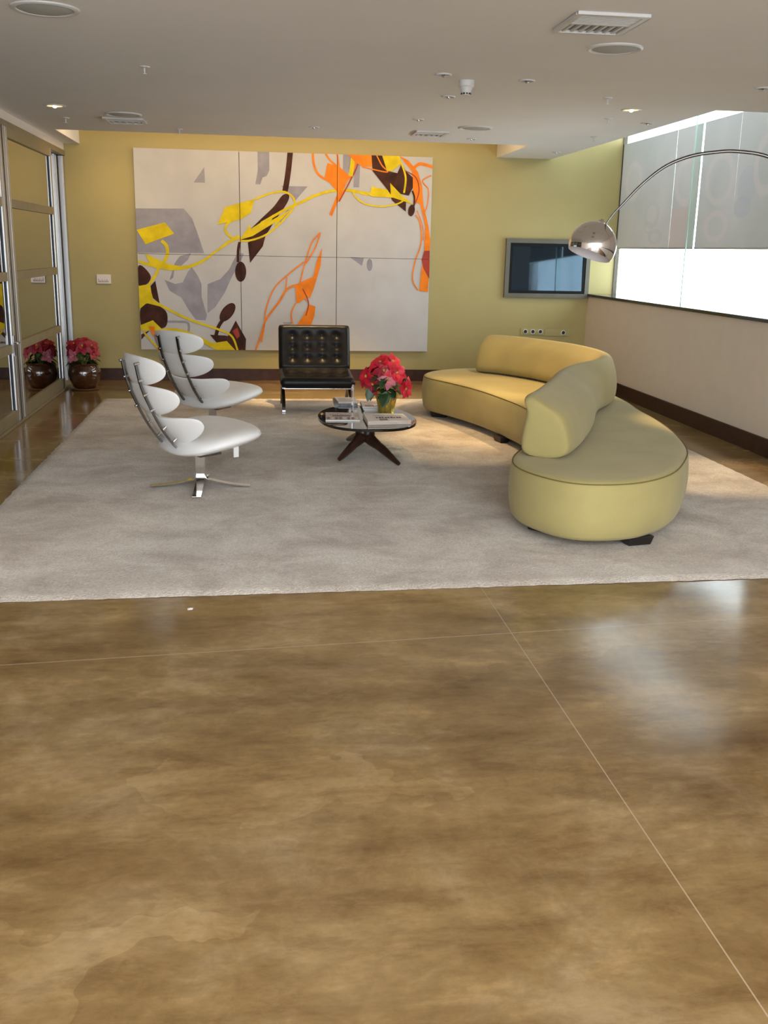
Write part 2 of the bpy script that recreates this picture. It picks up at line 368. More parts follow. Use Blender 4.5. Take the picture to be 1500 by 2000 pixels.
MB().box((-0.02, 0.62, 0.03), (0.02, 0.72, 2.57), m_alu).build('stile', d)
MB().box((-0.005, 0.06, 0.03), (0.005, 0.62, 2.57), m_doorglass).build('glass_pane', d)
struct(MB().box((XL - 0.10, 12.425, 0.03), (XL + 0.0, 12.53, 2.57), m_alu).build('trim_2', bevel=0.003))
struct(MB().box((XL - 0.11, 12.385, 0.03), (XL - 0.05, 12.425, 2.57), m_black).build('trim_3'))
struct(MB().box((XL - 0.11, -4.2, 2.575), (XL + 0.012, 12.53, 2.632), m_alud).build('trim_4', bevel=0.003))
struct(MB().box((XL - 0.11, -4.2, 0.0), (XL + 0.03, 12.50, 0.028), m_alud).build('trim_5', bevel=0.004))
struct(MB().box((XL - 0.035, 9.36, 0.03), (XL + 0.02, 9.545, 2.575), m_alu).box((XL + 0.02, 9.43, 0.03), (XL + 0.024, 9.45, 2.575), m_black).build('trim_6', bevel=0.003))
struct(MB().box((XL - 0.12, -4.2, 0.0), (XL, 5.1, 2.6), m_beige).build('wall_left_near'))

# ------------------------------------------------------------------ roller shades
def shade(y0, y1, label):
    m = MB(); x = XWIN - 0.002 ; zs = [1.676, 1.70] + [1.70 + (2.905 - 1.70) * i / 8 for i in range(1, 9)]; n = 6
    vs = []; fs = []
    for i, z in enumerate(zs):
        for j in range(n + 1):
            y = y0 + (y1 - y0) * j / n
            vs.append((x + 0.004 * math.sin(3.1 * j + 0.4 * i) * 0.3, y, z))
    for i in range(len(zs) - 1):
        for j in range(n): a = i * (n + 1) + j; fs.append((a, a + 1, a + n + 2, a + n + 1))
    m.add(vs, fs, m_shade)
    o = tag(m.build('roller_shade', smooth=True), label, 'window shade', 'printed grey roller shades in the right window')
    MB().box((x - 0.003, y0, 1.670), (x + 0.006, y1, 1.684), m_alu).build('hem_bar', o)
    return o
shade(10.889, 12.513, 'grey printed roller shade nearest the yellow wall')
shade(10.250, 10.8872, 'narrow grey roller shade with a reddish patch behind the glass fin')
shade(9.4203, 10.212, 'grey roller shade printed with a large pale ring, right of the bright gap')
shade(8.43, 9.42, 'grey roller shade with blue-grey oval print at the right edge of the photo')

# ------------------------------------------------------------------ painting (drawing units: 0..1411 wide, 0..945 high)
PX0, PX1, PZ0, PZ1, PY = -1.365, 2.147, 0.375, 2.684, YW - 0.045
def uv(p):
    x, y = p
    tx = (x - 52) / 1411.0; top = 50 + 38 * tx; bot = 998 + 5 * tx; ty = (y - top) / (bot - top)
    l = 52 + 33 * ty; r = 1463 - 31 * ty
    return (x - l) / (r - l), 1 - ty
paints = []
def poly(m, *p, smooth=False):
    q = [uv(a) for a in p]
    if smooth: q = [(a.x, a.y) for a in catmull([(a[0], a[1], 0) for a in q], 5, True)]
    paints.append((m, q))
def oval(m, x, y, a, b, rot=0):
    poly(m, *[(x + a*math.cos(t)*math.cos(rot) - b*math.sin(t)*math.sin(rot), y + a*math.cos(t)*math.sin(rot) + b*math.sin(t)*math.cos(rot)) for t in [2*PI*i/24 for i in range(24)]])
def stroke(m, w, *p):
    c = catmull([(a[0], a[1], 0) for a in p], 7); n = len(c); L = []; R = []
    for i, q in enumerate(c):
        t = (c[min(i+1, n-1)] - c[max(i-1, 0)]).normalized(); nn = Vector((-t.y, t.x, 0))
        ww = (w[0] + (w[1] - w[0]) * i / (n - 1) if isinstance(w, tuple) else w) / 2
        L.append(q + nn*ww); R.append(q - nn*ww)
    for i in range(n - 1):
        paints.append((m, [uv((L[i].x, L[i].y)), uv((L[i+1].x, L[i+1].y)), uv((R[i+1].x, R[i+1].y)), uv((R[i].x, R[i].y))], i > 0))
G, Yl, B, O = m_pgrey, m_pyel, m_pbrn, m_pora
poly(G, (328,206),(377,136),(381,207)); poly(G, (625,58),(680,60),(680,150),(668,175),(648,182),(638,213),(614,213),(626,150))
poly(G, (735,220),(860,222),(795,295),(770,250)); poly(G, (62,326),(282,326),(320,370),(345,440),(375,533),(66,533))
poly(G, (215,662),(240,580),(262,548),(315,533),(300,565),(270,592),(238,612),(232,650))
poly(G, (192,660),(240,680),(276,672),(300,620),(318,600),(345,640),(362,680),(362,740),(375,790),(387,830),(380,855),(335,852),(300,800),(270,745),(215,712))
poly(G, (390,680),(450,655),(490,610),(530,530),(560,535),(540,580),(500,650),(470,720),(425,790),(390,820))
stroke(G, 11, (200,862),(250,862),(298,868),(302,910)); poly(G, (1030,70),(1082,72),(1060,140),(1040,200),(1028,150)); poly(G, (1085,100),(1112,100),(1106,225),(1078,225))
poly(G, (1060,548),(1128,552),(1118,590)); oval(G, 1155, 585, 14, 29); poly(G, (740,862),(788,862),(760,887)); poly(G, (722,385),(768,322),(776,350),(740,388))
stroke(B, 26, (779,64),(772,130),(762,200),(752,250))
poly(B, (772,262),(742,262),(700,315),(640,372),(570,440),(545,472),(600,472),(660,446),(702,385),(762,300), smooth=True)
poly(B, (578,482),(664,440),(648,500),(588,578)); stroke(B, 13, (540,480),(533,520),(532,575)); oval(B, 544, 620, 26, 48)
poly(B, (72,600),(95,598),(130,645),(110,682),(75,688), smooth=True); poly(B, (128,690),(150,665),(160,720),(170,775),(135,745))
poly(B, (82,800),(120,772),(165,785),(200,815),(205,860),(192,890),(150,897),(100,890),(84,880), smooth=True)
oval(B, 482, 815, 27, 52, 0.62); stroke(B, 17, (458,855),(440,885),(428,930)); poly(B, (400,925),(470,928),(520,940),(535,1000),(430,1000),(440,975))
poly(B, (483,930),(520,855),(568,945),(565,1001),(535,1001),(515,955)); poly(B, (85,925),(125,903),(86,950))
poly(m_pred, (505,905),(528,890),(540,930),(525,945))
stroke(Yl, (12,18), (72,572),(110,585),(160,595)); stroke(Yl, (24,9), (150,592),(220,605),(290,600),(360,575),(430,525))
stroke(Yl, (9,20), (430,525),(490,480),(540,455)); stroke(Yl, (12,13), (640,392),(700,358),(760,325),(830,295),(900,262),(985,241),(1070,240),(1150,258))
poly(Yl, (66,425),(195,390),(238,442),(107,493)); stroke(Yl, 15, (180,475),(203,502),(205,545),(182,585))
poly(Yl, (473,318),(612,280),(592,345),(545,375),(437,400))
stroke(Yl, 9, (612,282),(680,256),(750,247),(793,275),(795,315),(765,355),(720,402),(660,447),(590,472),(540,474)); stroke(Yl, 11, (512,375),(477,405),(480,440),(515,465))
poly(Yl, (540,470),(590,395),(590,420),(700,350),(690,378),(785,325),(702,408),(708,386),(600,452))
poly(Yl, (103,535),(165,565),(225,588),(300,600),(180,607),(130,590)); stroke(Yl, 13, (168,600),(150,640),(122,684))
poly(Yl, (74,690),(126,680),(132,720),(142,760),(185,792),(110,772),(77,802)); stroke(Yl, (12,9), (140,762),(220,808),(320,857),(430,895),(500,930),(528,1000))
poly(Yl, (80,880),(138,855),(186,905),(86,907)); stroke(Yl, (12,24), (150,908),(220,900),(290,914),(350,943),(420,982),(470,1000)); poly(Yl, (415,965),(478,955),(518,1001),(430,1001))
stroke(Yl, 9, (95,912),(130,955),(160,990))
stroke(O, 10, (886,68),(890,120),(910,165),(950,192)); poly(O, (955,115),(1010,130),(1062,175),(1030,235),(1005,250),(965,205),(940,190))
poly(O, (1003,250),(1042,232),(1000,300),(975,358),(963,350)); stroke(O, 8, (945,70),(965,100),(1000,130),(1065,185)); stroke(O, 8, (1000,70),(1010,130)); stroke(m_pred, 6, (1010,290),(1060,200),(1100,120),(1095,75)); stroke(O, 8, (1060,180),(1085,130),(1095,75))
stroke(Yl, 20, (1078,80),(1072,130),(1065,175))
poly(O, (1050,71),(1165,75),(1190,130),(1120,130),(1085,110)); poly(O, (1300,82),(1345,103),(1390,155),(1410,220),(1415,300),(1440,400),(1450,465),(1447,520),(1420,520),(1425,400),(1400,300),(1370,290),(1365,220),(1360,150))
stroke(O, 14, (1365,142),(1400,118),(1462,132)); stroke(O, 5, (1455,170),(1412,195),(1440,235),(1436,300),(1420,345)); stroke(O, 6, (1378,350),(1400,390),(1405,480),(1375,570),(1362,650),(1388,705)); stroke(O, 4, (1385,330),(1412,400),(1415,470))
poly(O, (1408,585),(1442,650),(1437,713),(1395,708)); poly(m_pred, (1420,517),(1447,517),(1444,650),(1415,600),(1407,560))
poly(B, (1165,75),(1215,78),(1240,150),(1290,160),(1312,112),(1330,150),(1365,180),(1365,225),(1345,262),(1310,255),(1250,245),(1195,180),(1170,150))
poly(B, (1245,240),(1332,290),(1330,335),(1265,285)); oval(B, 1358, 330, 16, 27, 0.2); stroke(B, 8, (1362,240),(1372,270),(1370,310))
stroke(O, 6, (1190,80),(1215,125),(1240,155),(1120,132)); stroke(m_pred, 5, (1330,150),(1380,180),(1395,240),(1375,300))
poly(Yl, (1215,76),(1300,80),(1310,115),(1265,150),(1240,150)); stroke(Yl, 9, (1310,115),(1330,180),(1322,250))
stroke(Yl, 7, (1072,242),(1100,280),(1150,305),(1220,312),(1290,300),(1335,275)); poly(Yl, (1120,242),(1160,250),(1165,222),(1240,235),(1258,258),(1255,205),(1312,262),(1368,303),(1270,272),(1168,267))
stroke(O, (7,11), (612,1001),(640,920),(662,850),(720,768),(762,702),(805,682)); stroke(O, 6, (640,960),(655,870),(662,800),(700,700),(770,630),(840,573)); stroke(O, 5, (762,645),(752,720))
poly(O, (800,680),(885,642),(905,560),(928,505),(920,590),(887,700),(870,742),(850,740),(820,767),(805,770)); stroke(O, 6, (920,434),(880,480),(852,560),(830,640),(820,722),(860,762),(855,830),(820,882)); stroke(O, 6, (920,434),(895,505),(850,580))
poly(O, (865,775),(895,785),(890,830),(870,887),(800,887),(838,830)); stroke(O, 6, (790,882),(781,820),(802,768)); stroke(m_pred, 5, (835,700),(862,765),(850,830))
poly(O, (118,885),(145,885),(152,925),(140,932)); stroke(m_pred, 5, (145,925),(155,965),(172,990)); poly(O, (155,988),(175,985),(178,1000),(158,1000))
pt = thing('painting', 'very large six-panel abstract painting in grey, yellow, brown and orange on the yellow wall', 'painting', (0, 0, 0))
us = [0, 0.3445, 0.6735, 1.0]; vs_ = [0, 0.487, 1.0]
for r in range(2):
    for k in range(3):
        g = 0.0010
        u0, u1 = us[k] + (g if k else 0), us[k+1] - (g if k < 2 else 0); v0, v1 = vs_[r] + (g if r else 0), vs_[r+1] - (0 if r else g)
        X = lambda u: PX0 + (PX1 - PX0) * u
        Z = lambda v: PZ0 + (PZ1 - PZ0) * v
        m = MB().box((X(u0), PY, Z(v0)), (X(u1), YW - 0.0005, Z(v1)), m_canvas)
        bm = bmesh.new(); d = 0.0; mats = []
        for it in paints:
            mt, q = it[0], it[1]
            if len(it) < 3 or not it[2]: d += 0.00012
            if mt not in mats: mats.append(mt)
            f = bm.faces.new([bm.verts.new((X(a), PY - 0.0004 - d, Z(b))) for a, b in q]); f.material_index = mats.index(mt)
        for co, no in (((X(u0),0,0),(-1,0,0)),((X(u1),0,0),(1,0,0)),((0,0,Z(v0)),(0,0,-1)),((0,0,Z(v1)),(0,0,1))):
            bmesh.ops.bisect_plane(bm, geom=bm.verts[:] + bm.edges[:] + bm.faces[:], plane_co=co, plane_no=no, clear_outer=True)
        bm.verts.index_update()
        vl = [v.co.copy() for v in bm.verts]
        for f in bm.faces: m.add([vl[v.index] for v in f.verts], [tuple(range(len(f.verts)))], mats[f.material_index])
        bm.free()
        m.build('canvas_panel', pt)

for u in us[1:3]: MB().box((X(u)-0.004, PY+0.004, PZ0+0.01), (X(u)+0.004, PY+0.03, PZ1-0.01), m_gap).build('gap_shade_strip', pt)  # dark strips added in the panel gaps to stand for their shade
MB().box((PX0+0.01, PY+0.004, Z(vs_[1])-0.003), (PX1-0.01, PY+0.03, Z(vs_[1])+0.003), m_gap).build('gap_shade_strip', pt)
# ------------------------------------------------------------------ television, plaque, sockets
tv = thing('television', 'wall-mounted dark flat television with grey-green surround beside the half wall', 'television', (0, 0, 0))
x0, x1, z0, z1 = 3.103, 4.19, 1.055, 1.768
f = MB(); fo = 0.052
for a, b in (((x0,z0),(x1,z0+fo)),((x0,z1-fo),(x1,z1)),((x0,z0+fo),(x0+fo,z1-fo)),((x1-fo,z0+fo),(x1,z1-fo))):
    f.box((a[0], YW-0.05, a[1]), (b[0], YW-0.001, b[1]), m_tvframe)
f.build('surround', tv)
f = MB(); i0, i1, k0, k1, bz = x0+fo, x1-fo, z0+fo, z1-fo, 0.036
for a, b in (((i0,k0),(i1,k0+bz)),((i0,k1-bz),(i1,k1)),((i0,k0+bz),(i0+bz,k1-bz)),((i1-bz,k0+bz),(i1,k1-bz))):
    f.box((a[0], YW-0.042, a[1]), (b[0], YW-0.001, b[1]), m_tvblack)
f.build('bezel', tv)
tl = math.tan(math.radians(TV_TILT := 1.5)) * (k1 - k0)
s = MB(); s.add([(i0+bz, YW-0.036, k0+bz), (i1-bz, YW-0.036, k0+bz), (i1-bz, YW-0.036+tl, k1-bz), (i0+bz, YW-0.036+tl, k1-bz),
       (i0+bz, YW-0.002, k0+bz), (i1-bz, YW-0.002, k0+bz), (i1-bz, YW-0.002, k1-bz), (i0+bz, YW-0.002, k1-bz)],
      [(0,1,2,3),(7,6,5,4),(0,4,5,1),(1,5,6,2),(2,6,7,3),(3,7,4,0)], m_tv)
s.build('screen', tv)

pq = thing('wall_plaque', 'small white plaque with grey lettering left of the painting', 'plaque', (-1.772, YW, 1.198))
MB().box((-0.082, -0.014, -0.054), (0.082, -0.001, 0.054), m_plaque).build('plate', pq, bevel=0.003)
t = MB(); xx = -0.062
for h, w_ in ((0.040,0.010),(0.022,0.012),(0.022,0.008),(0.034,0.008),(0.022,0.012),(0.034,0.007),(0.022,0.012),(0.036,0.009),(0.022,0.012)):
    t.box((xx, -0.0155, -0.036), (xx + w_*0.55, -0.0135, -0.036 + h), m_inkg); t.box((xx, -0.0155, -0.036), (xx + w_, -0.0135, -0.030), m_inkg); xx += w_ + 0.0035
t.build('lettering', pq)
def socket(name, xs, zc, w, cx, label):
    s = thing(name, label, 'socket plate', (cx, YW, zc))
    MB().box((-w/2, -0.008, -0.044), (w/2, -0.001, 0.044), m_socket).build('plate', s, bevel=0.002)
    R = Matrix.Rotation(PI/2, 4, 'X')
    for x in xs:
        j = MB().lathe([(0.030,0.0),(0.030,0.012),(0.023,0.014),(0.022,0.008)], m_white, 24, (x-cx,-0.006,0), R, cap=(True,False)).build('jack', s, smooth=True)
        MB().lathe([(0.0225,0.008),(0.018,0.010),(0.002,0.010)], m_block, 24, (x-cx,-0.006,0), R, cap=(True,True)).build('hole', j)
    return s
socket('socket_plate', (3.412,3.509,3.607), 0.632, 0.31, 3.505, 'wall-coloured socket plate with three round black jacks below the television')
socket('socket_plate', (3.909,), 0.622, 0.33, 3.835, 'wall-coloured plate with one round black jack, nearest the half wall')

# ------------------------------------------------------------------ ceiling fittings
def downlight(x, y, r, label, lit=False):
    o = thing('downlight', label, 'ceiling light', (x, y, CZ), 0, 'recessed ceiling lights')
    MB().lathe([(r,0),(r,-0.004),(r*0.9,-0.009),(r*0.74,-0.006),(r*0.72,0)], m_fix, 32).build('trim_ring', o, smooth=True)
    MB().lathe([(r*0.73,-0.0005),(r*0.5,-0.002),(0.001,-0.003)], m_lit if lit else m_blk, 28).build('reflector', o, smooth=True)
    MB().lathe([(r*0.2,-0.002),(r*0.22,-0.010),(r*0.12,-0.018),(0.001,-0.020)], m_bulb if lit else m_chrome, 16, (-0.3*r*0, 0, 0)).build('bulb', o, smooth=True)
    return o
for x, y, r, lab, lit in (
    (-1.628, 9.189, 0.088, 'glowing recessed ceiling light near the glass doors', True), (2.975, 8.127, 0.082, 'glowing recessed ceiling light above the sofa near the window', True),
    (0.581, 10.059, 0.052, 'unlit recessed light in the ceiling above the middle of the painting', False), (1.238, 6.89, 0.055, 'unlit recessed light just left of the smoke detector', False),
    (1.82, 6.988, 0.056, 'unlit recessed light right of the smoke detector', False), (1.448, 7.819, 0.052, 'unlit recessed light just behind the smoke detector', False),
    (1.445, 9.21, 0.052, 'unlit recessed light in front of the small ceiling vent near the painting', False), (2.214, 10.591, 0.052, 'unlit recessed light at the far right end of the ceiling slot', False),
    (3.402, 8.879, 0.055, 'unlit recessed light beside the ceiling opening at the window', False), (3.421, 11.643, 0.052, 'unlit recessed light nearest the far wall above the television', False),
    (3.433, 6.894, 0.055, 'unlit recessed light at the right edge of the photo', False)):
    downlight(x, y, r, lab, lit)
def speaker(x, y, r, label):
    o = thing('ceiling_speaker', label, 'ceiling speaker', (x, y, CZ), 0, 'round ceiling speakers')
    MB().lathe([(r,0),(r,-0.006),(r*0.93,-0.012),(r*0.84,-0.009),(r*0.82,-0.003)], m_fix, 48).build('rim', o, smooth=True)
    MB().lathe([(r*0.83,-0.003),(r*0.7,-0.010),(r*0.4,-0.014),(0.001,-0.015)], m_fixg, 48).build('grille', o, smooth=True)
speaker(2.008, 5.82, 0.155, 'round ceiling speaker beside the large air vent'); speaker(-0.996, 5.52, 0.165, 'round ceiling speaker at the top left of the photo')
speaker(-1.121, 9.60, 0.16, 'round ceiling speaker behind the left air vent'); speaker(2.05, 9.66, 0.16, 'round ceiling speaker near the far right vent')
def vent(x, y, w, d, n, label, rz=0):
    o = thing('air_vent', label, 'air vent', (x, y, CZ), rz, 'ceiling air vents')
    f = MB(); t = 0.03
    for a, b in (((-w/2,-d/2),(w/2,-d/2+t)),((-w/2,d/2-t),(w/2,d/2)),((-w/2,-d/2+t),(-w/2+t,d/2-t)),((w/2-t,-d/2+t),(w/2,d/2-t))): f.box((a[0],a[1],-0.016),(b[0],b[1],0), m_fix)
    f.build('frame', o, bevel=0.003)
    MB().box((-w/2+t,-d/2+t,-0.002),(w/2-t,d/2-t,-0.0005), m_fixd).build('duct', o)
    MB().box((-w/2+t, -0.012, -0.014), (w/2-t, 0.012, -0.002), m_fix).build('divider', o)
    for half in (0, 1):
        for i in range(n):
            if half: a = -w/2+t + (w-2*t)*(i+0.5)/n; MB().box((a-0.008, 0.012, -0.013), (a+0.006, d/2-t, -0.002), m_fix).build('slat', o)
            else: b = -d/2+t + (d/2-t-0.012)*(i+0.5)/n; MB().box((-w/2+t, b-0.005, -0.013), (w/2-t, b+0.004, -0.002), m_fix).build('slat', o)
vent(1.715, 5.22, 0.36, 0.44, 7, 'large white louvred air vent at the upper right of the ceiling')
vent(-1.16, 10.05, 0.36, 0.40, 5, 'white louvred air vent in the ceiling left of the painting')
vent(1.72, 10.22, 0.32, 0.40, 5, 'bluish white louvred air vent in the ceiling above the right side of the painting')
def sprinkler(x, y, label):
    o = thing('sprinkler', label, 'sprinkler', (x, y, CZ), 0, 'ceiling sprinklers')
    MB().lathe([(0.036,0),(0.034,-0.005),(0.014,-0.010)], m_fix, 24, cap=(True,True)).build('escutcheon', o, smooth=True)
    MB().lathe([(0.006,-0.010),(0.005,-0.042)], m_fix, 10).lathe([(0.015,-0.042),(0.015,-0.046)], m_fix, 16, cap=(True,True)).build('head', o, smooth=True)
for x, y, l in ((-0.681, 7.082, 'white sprinkler on the bare left part of the ceiling'), (-1.688, 10.031, 'small sprinkler beside the glowing left ceiling light'), (-0.71, 10.633, 'small sprinkler above the left part of the painting'),
                (2.59, 7.585, 'small sprinkler left of the glowing right ceiling light'), (2.98, 8.68, 'faint sprinkler behind the glowing right ceiling light'), (3.316, 10.037, 'faint sprinkler near the far right corner of the ceiling')): sprinkler(x, y, l)
sd = thing('smoke_detector', 'white smoke detector hanging among the ceiling lights', 'smoke detector', (1.434, 7.10, CZ))
MB().lathe([(0.052,0),(0.052,-0.035),(0.046,-0.042)], m_fix, 32, cap=(True,True)).build('base', sd, smooth=True)
h = MB().lathe([(0.044,-0.042),(0.034,-0.075),(0.030,-0.092),(0.010,-0.096)], m_fix, 32, cap=(False,True)).build('head', sd, smooth=True)
v = MB()
for k in range(10): a = 2*PI*k/10; v.box((-0.006,0.0300,-0.088),(0.006,0.0345,-0.078), m_block, Matrix.Rotation(a,4,'Z'))
v.build('vent_slots', h)

# ------------------------------------------------------------------ rug
RZ = 0.018
m = MB(); x0, x1, y0, y1 = -1.60, 3.665, 4.495, 10.87; nx, ny = 150, 170; vs = []; fs = []
for j in range(ny + 1):
    for i in range(nx + 1):
        e = min(i, nx - i, j, ny - j)
        jx = (rnd.random() - 0.5) * 0.010 if e == 0 else 0; jy = (rnd.random() - 0.5) * 0.010 if e == 0 else 0
        vs.append((x0 + (x1-x0)*i/nx + jx, y0 + (y1-y0)*j/ny + jy + 0.13*(i/nx)*(1-j/ny), 0.002 if e == 0 else RZ - rnd.uniform(0.0, 0.003)))
for j in range(ny):
    for i in range(nx): a = j*(nx+1)+i; fs.append((a, a+1, a+nx+2, a+nx+1))
m.add(vs, fs, m_rug); tag(m.build('rug', smooth=True), 'big beige pile rug under the seating group', 'rug')

# ------------------------------------------------------------------ white lounge chairs
BAR = [(-0.49,0.862),(-0.465,0.735),(-0.425,0.622),(-0.352,0.467),(-0.302,0.384),(-0.233,0.294),(-0.175,0.248),(-0.12,0.232),(-0.04,0.243),(0.12,0.285),(0.27,0.325)]
def pad(cx, cz, tan, a, b, t, bend, m, name, parent, pw=2.3, tailw=1.0):
    """oval upholstered pad: centre (forward, up), tan = unit 'up' direction in the forward/up plane, half sizes a (sideways), b (along tan), t thick, wings bent forward"""
    T = Vector((tan[0], 0, tan[1])).normalized(); Nn = Vector((T.z, 0, -T.x)); c = Vector((cx, 0, cz)); L = Vector((0, -1, 0))
    q = MB(); nr, ns = 12, 48; fr = []; bk = []
    for i in range(nr + 1):
        r = math.sin(PI/2 * i / nr); hh = t * (max(0, 1 - r**pw)) ** 0.5
        F = []; K = []
        for k in range(ns):
            th = 2*PI*k/ns; ct, st = math.cos(th), math.sin(th)
            e = 2.35; sx = math.copysign(abs(ct)**(2/e), ct) * a * r; sy = math.copysign(abs(st)**(2/e), st) * b * r
            off = bend * abs(sx / a) ** 2.5
            base = c + L*sx + T*sy + Nn*off
            F.append(base + Nn*hh*1.0); K.append(base - Nn*hh*0.55)
        fr.append(F); bk.append(K)
    rings = fr[1:] + bk[-2:0:-1]
    q.loft(rings, m, cap=(True, True)); return q.build(name, parent, smooth=True, angle=70)
def lounge_chair(loc, rz, label):
    o = thing('lounge_chair', label, 'chair', loc, rz, 'white leather lounge chairs with twin steel spines')
    sp = 0.115
    def onbar(s):  # point and tangent at fraction along the polyline (top -> seat)
        return s
    # pads stand in front of the steel bars
    pads = [((-0.452,0.808),(-0.20,0.98),0.30,0.098,0.036,0.085,'head_pad'), ((-0.392,0.615),(-0.38,0.925),0.335,0.108,0.042,0.10,'back_pad'), ((-0.262,0.405),(-0.62,0.78),0.37,0.118,0.046,0.13,'lumbar_pad')]
    for (cx, cz), tn, a, b, t, bd, nm in pads: pad(cx, cz, tn, a, b, t, bd, m_white_leather, nm, o)
    pad(0.060, 0.308, (-0.985,-0.172), 0.425, 0.315, 0.084, 0.045, m_white_leather, 'seat_pad', o, 4.0)
    path = catmull([(p[0],0,p[1]) for p in BAR], 5)
    for s_ in (-1, 1):
        b = MB().tube([(p.x, s_*sp, p.z - 0.0) for p in path], 1.0, m_steel, flat=(0.012, 0.006), up=(0,1,0))
        st = b.build('spine_bar', o, bevel=0.001)
        for (cx, cz), tn, a, bb, t, bd, nm in pads:
            T = Vector((tn[0],0,tn[1])).normalized(); Nn = Vector((T.z,0,-T.x))
            for u in (-0.055, 0.055):
                p = Vector((cx, s_*(sp+0.012), cz)) + T*u; MB().tube([p - Nn*0.040, p - Nn*0.008], 0.009, m_chrome, 10).build('bolt', st, smooth=True)
    BO = Matrix.Rotation(-rz, 3, 'Z') @ Vector((-0.005, -0.075, 0))
    MB().box((-0.06,-0.13,0.215),(0.10,0.13,0.232), m_steel, Matrix.Rotation(-0.06,4,'Y')).build('swivel_plate', o, bevel=0.002)
    # four flat bars: down the column, then flaring to the floor
    for k in range(4):
        a = PI/2*k - rz - 0.04; R = Matrix.Translation(BO) @ Matrix.Rotation(a, 4, 'Z')
        pts = catmull([(0.029,0,0.222),(0.029,0,0.15),(0.029,0,0.085),(0.042,0,0.055),(0.085,0,0.042),(0.20,0,0.018),(0.335,0,0.004)], 6)
        rings = []
        n = len(pts)
        for i, p in enumerate(pts):
            t = (pts[min(i+1,n-1)] - pts[max(i-1,0)]).normalized(); nn = Vector((-t.z,0,t.x)); w = 0.029
            rings.append([R @ (p + nn*0.004*sx + Vector((0,w*sy,0))) for sx, sy in ((-1,-1),(1,-1),(1,1),(-1,1))])
        MB().loft(rings, m_chrome).build('leg', o, bevel=0.001)
    MB().box((-0.024,-0.024,0.06),(0.024,0.024,0.225), m_steel, Matrix.Translation(BO) @ Matrix.Rotation(-rz-0.04, 4, 'Z')).build('column', o)
    return o
def care_tag(o):
    MB().box((0.065,-0.354,0.240),(0.102,-0.351,0.318), m_white).build('hang_tag', o)
c1 = lounge_chair((-0.37, 6.80, RZ+0.0008), math.radians(28), 'white leather lounge chair with twin steel spines, nearer the camera')
c2 = lounge_chair((-0.365, 8.82, RZ+0.0008), math.radians(45), 'white leather lounge chair farther back, between the near chair and the painting')
care_tag(c1)

# ------------------------------------------------------------------ black tufted chair
bc = thing('tufted_chair', 'black tufted leather chair with chrome frame in front of the painting', 'chair', (0.61, 10.1, RZ+0.0008))
def cushion(w, h, t, nx, ny, name, M4, tufts, parent, r=0.05):
    q = MB(); NX, NY = 48, 36; F = []; K = []
    def edge(u): d = (1 - abs(u)); return min(1, math.sqrt(max(0, 1 - (max(0, 1 - d*w/2/r))**2)) if d*w/2 < r else 1)
    for j in range(NY + 1):
        v = -1 + 2*j/NY; v = math.copysign(abs(v)**0.8, v)
        for i in range(NX + 1):
            u = -1 + 2*i/NX; u = math.copysign(abs(u)**0.8, u)
            eu = math.sqrt(max(0, 1 - max(0, (abs(u)*w/2 - (w/2 - r))/r)**2)); ev = math.sqrt(max(0, 1 - max(0, (abs(v)*h/2 - (h/2 - r))/r)**2))
            e = eu * ev; z = t/2 * e
            x, y = u*w/2 * (0.97 + 0.03*ev), v*h/2 * (0.97 + 0.03*eu); dz = 0
            for tx, ty in tufts:
                d = math.hypot(x - tx, y - ty); dz -= 0.022*math.exp(-(d/0.036)**2) + 0.014*math.exp(-(d/0.075)**2)
            F.append(M4 @ Vector((x, y, z + dz * e))); K.append(M4 @ Vector((x, y, -z * 0.9)))
    fs = []
    for j in range(NY):
        for i in range(NX): a = j*(NX+1)+i; fs.append((a, a+1, a+NX+2, a+NX+1))
    q.add(F, fs, m_black_leather); q.add(K, [f[::-1] for f in fs], m_black_leather)
    o = q.build(name, parent, smooth=True, angle=80)
    if tufts:
        for tx, ty in tufts: MB().lathe([(0.011,0.0),(0.009,0.004),(0.001,0.006)], m_black_leather, 12, M4 @ Vector((tx,ty,t/2-0.036)), M4.to_3x3().to_4x4()).build('button', o, smooth=True)
    return o
# seat: top faces up; back: faces the camera (-y), leaning back
Ms = Matrix.Translation((0, -0.07, 0.325)) @ Matrix.Rotation(math.radians(4), 4, 'X')
cushion(0.735, 0.62, 0.115, 0, 0, 'seat_cushion', Ms, [(x*0.16-0.24+0.08*0, y*0.17-0.1) for x in range(4) for y in range(2)], bc)
Mb = Matrix.Translation((0, 0.315, 0.588)) @ Matrix.Rotation(math.radians(74), 4, 'X')
cushion(0.735, 0.475, 0.11, 0, 0, 'back_cushion', Mb, [(-0.225+0.15*i, -0.105+0.115*j) for i in range(4) for j in range(3)], bc)
for s_ in (-1, 1):
    x = s_*0.335
    pA = catmull([(x,0.45,0.80),(x,0.36,0.56),(x,0.22,0.36),(x,0.02,0.24),(x,-0.20,0.16),(x,-0.33,0.07),(x,-0.35,0.008)], 8)
    pB = catmull([(x,-0.37,0.262),(x,-0.15,0.255),(x,0.05,0.24),(x,0.20,0.14),(x,0.29,0.05),(x,0.32,0.012)], 8)
    for p_ in (pA, pB): MB().tube(p_, 1.0, m_steel, flat=(0.017, 0.007), up=(1,0,0)).build('frame_leg', bc, bevel=0.001)
for y, z in ((-0.365, 0.257), (0.40, 0.60), (0.22, 0.255)): MB().tube([(-0.335,y,z),(0.335,y,z)], 0.008, m_chrome, 10).build('cross_bar', bc, smooth=True)

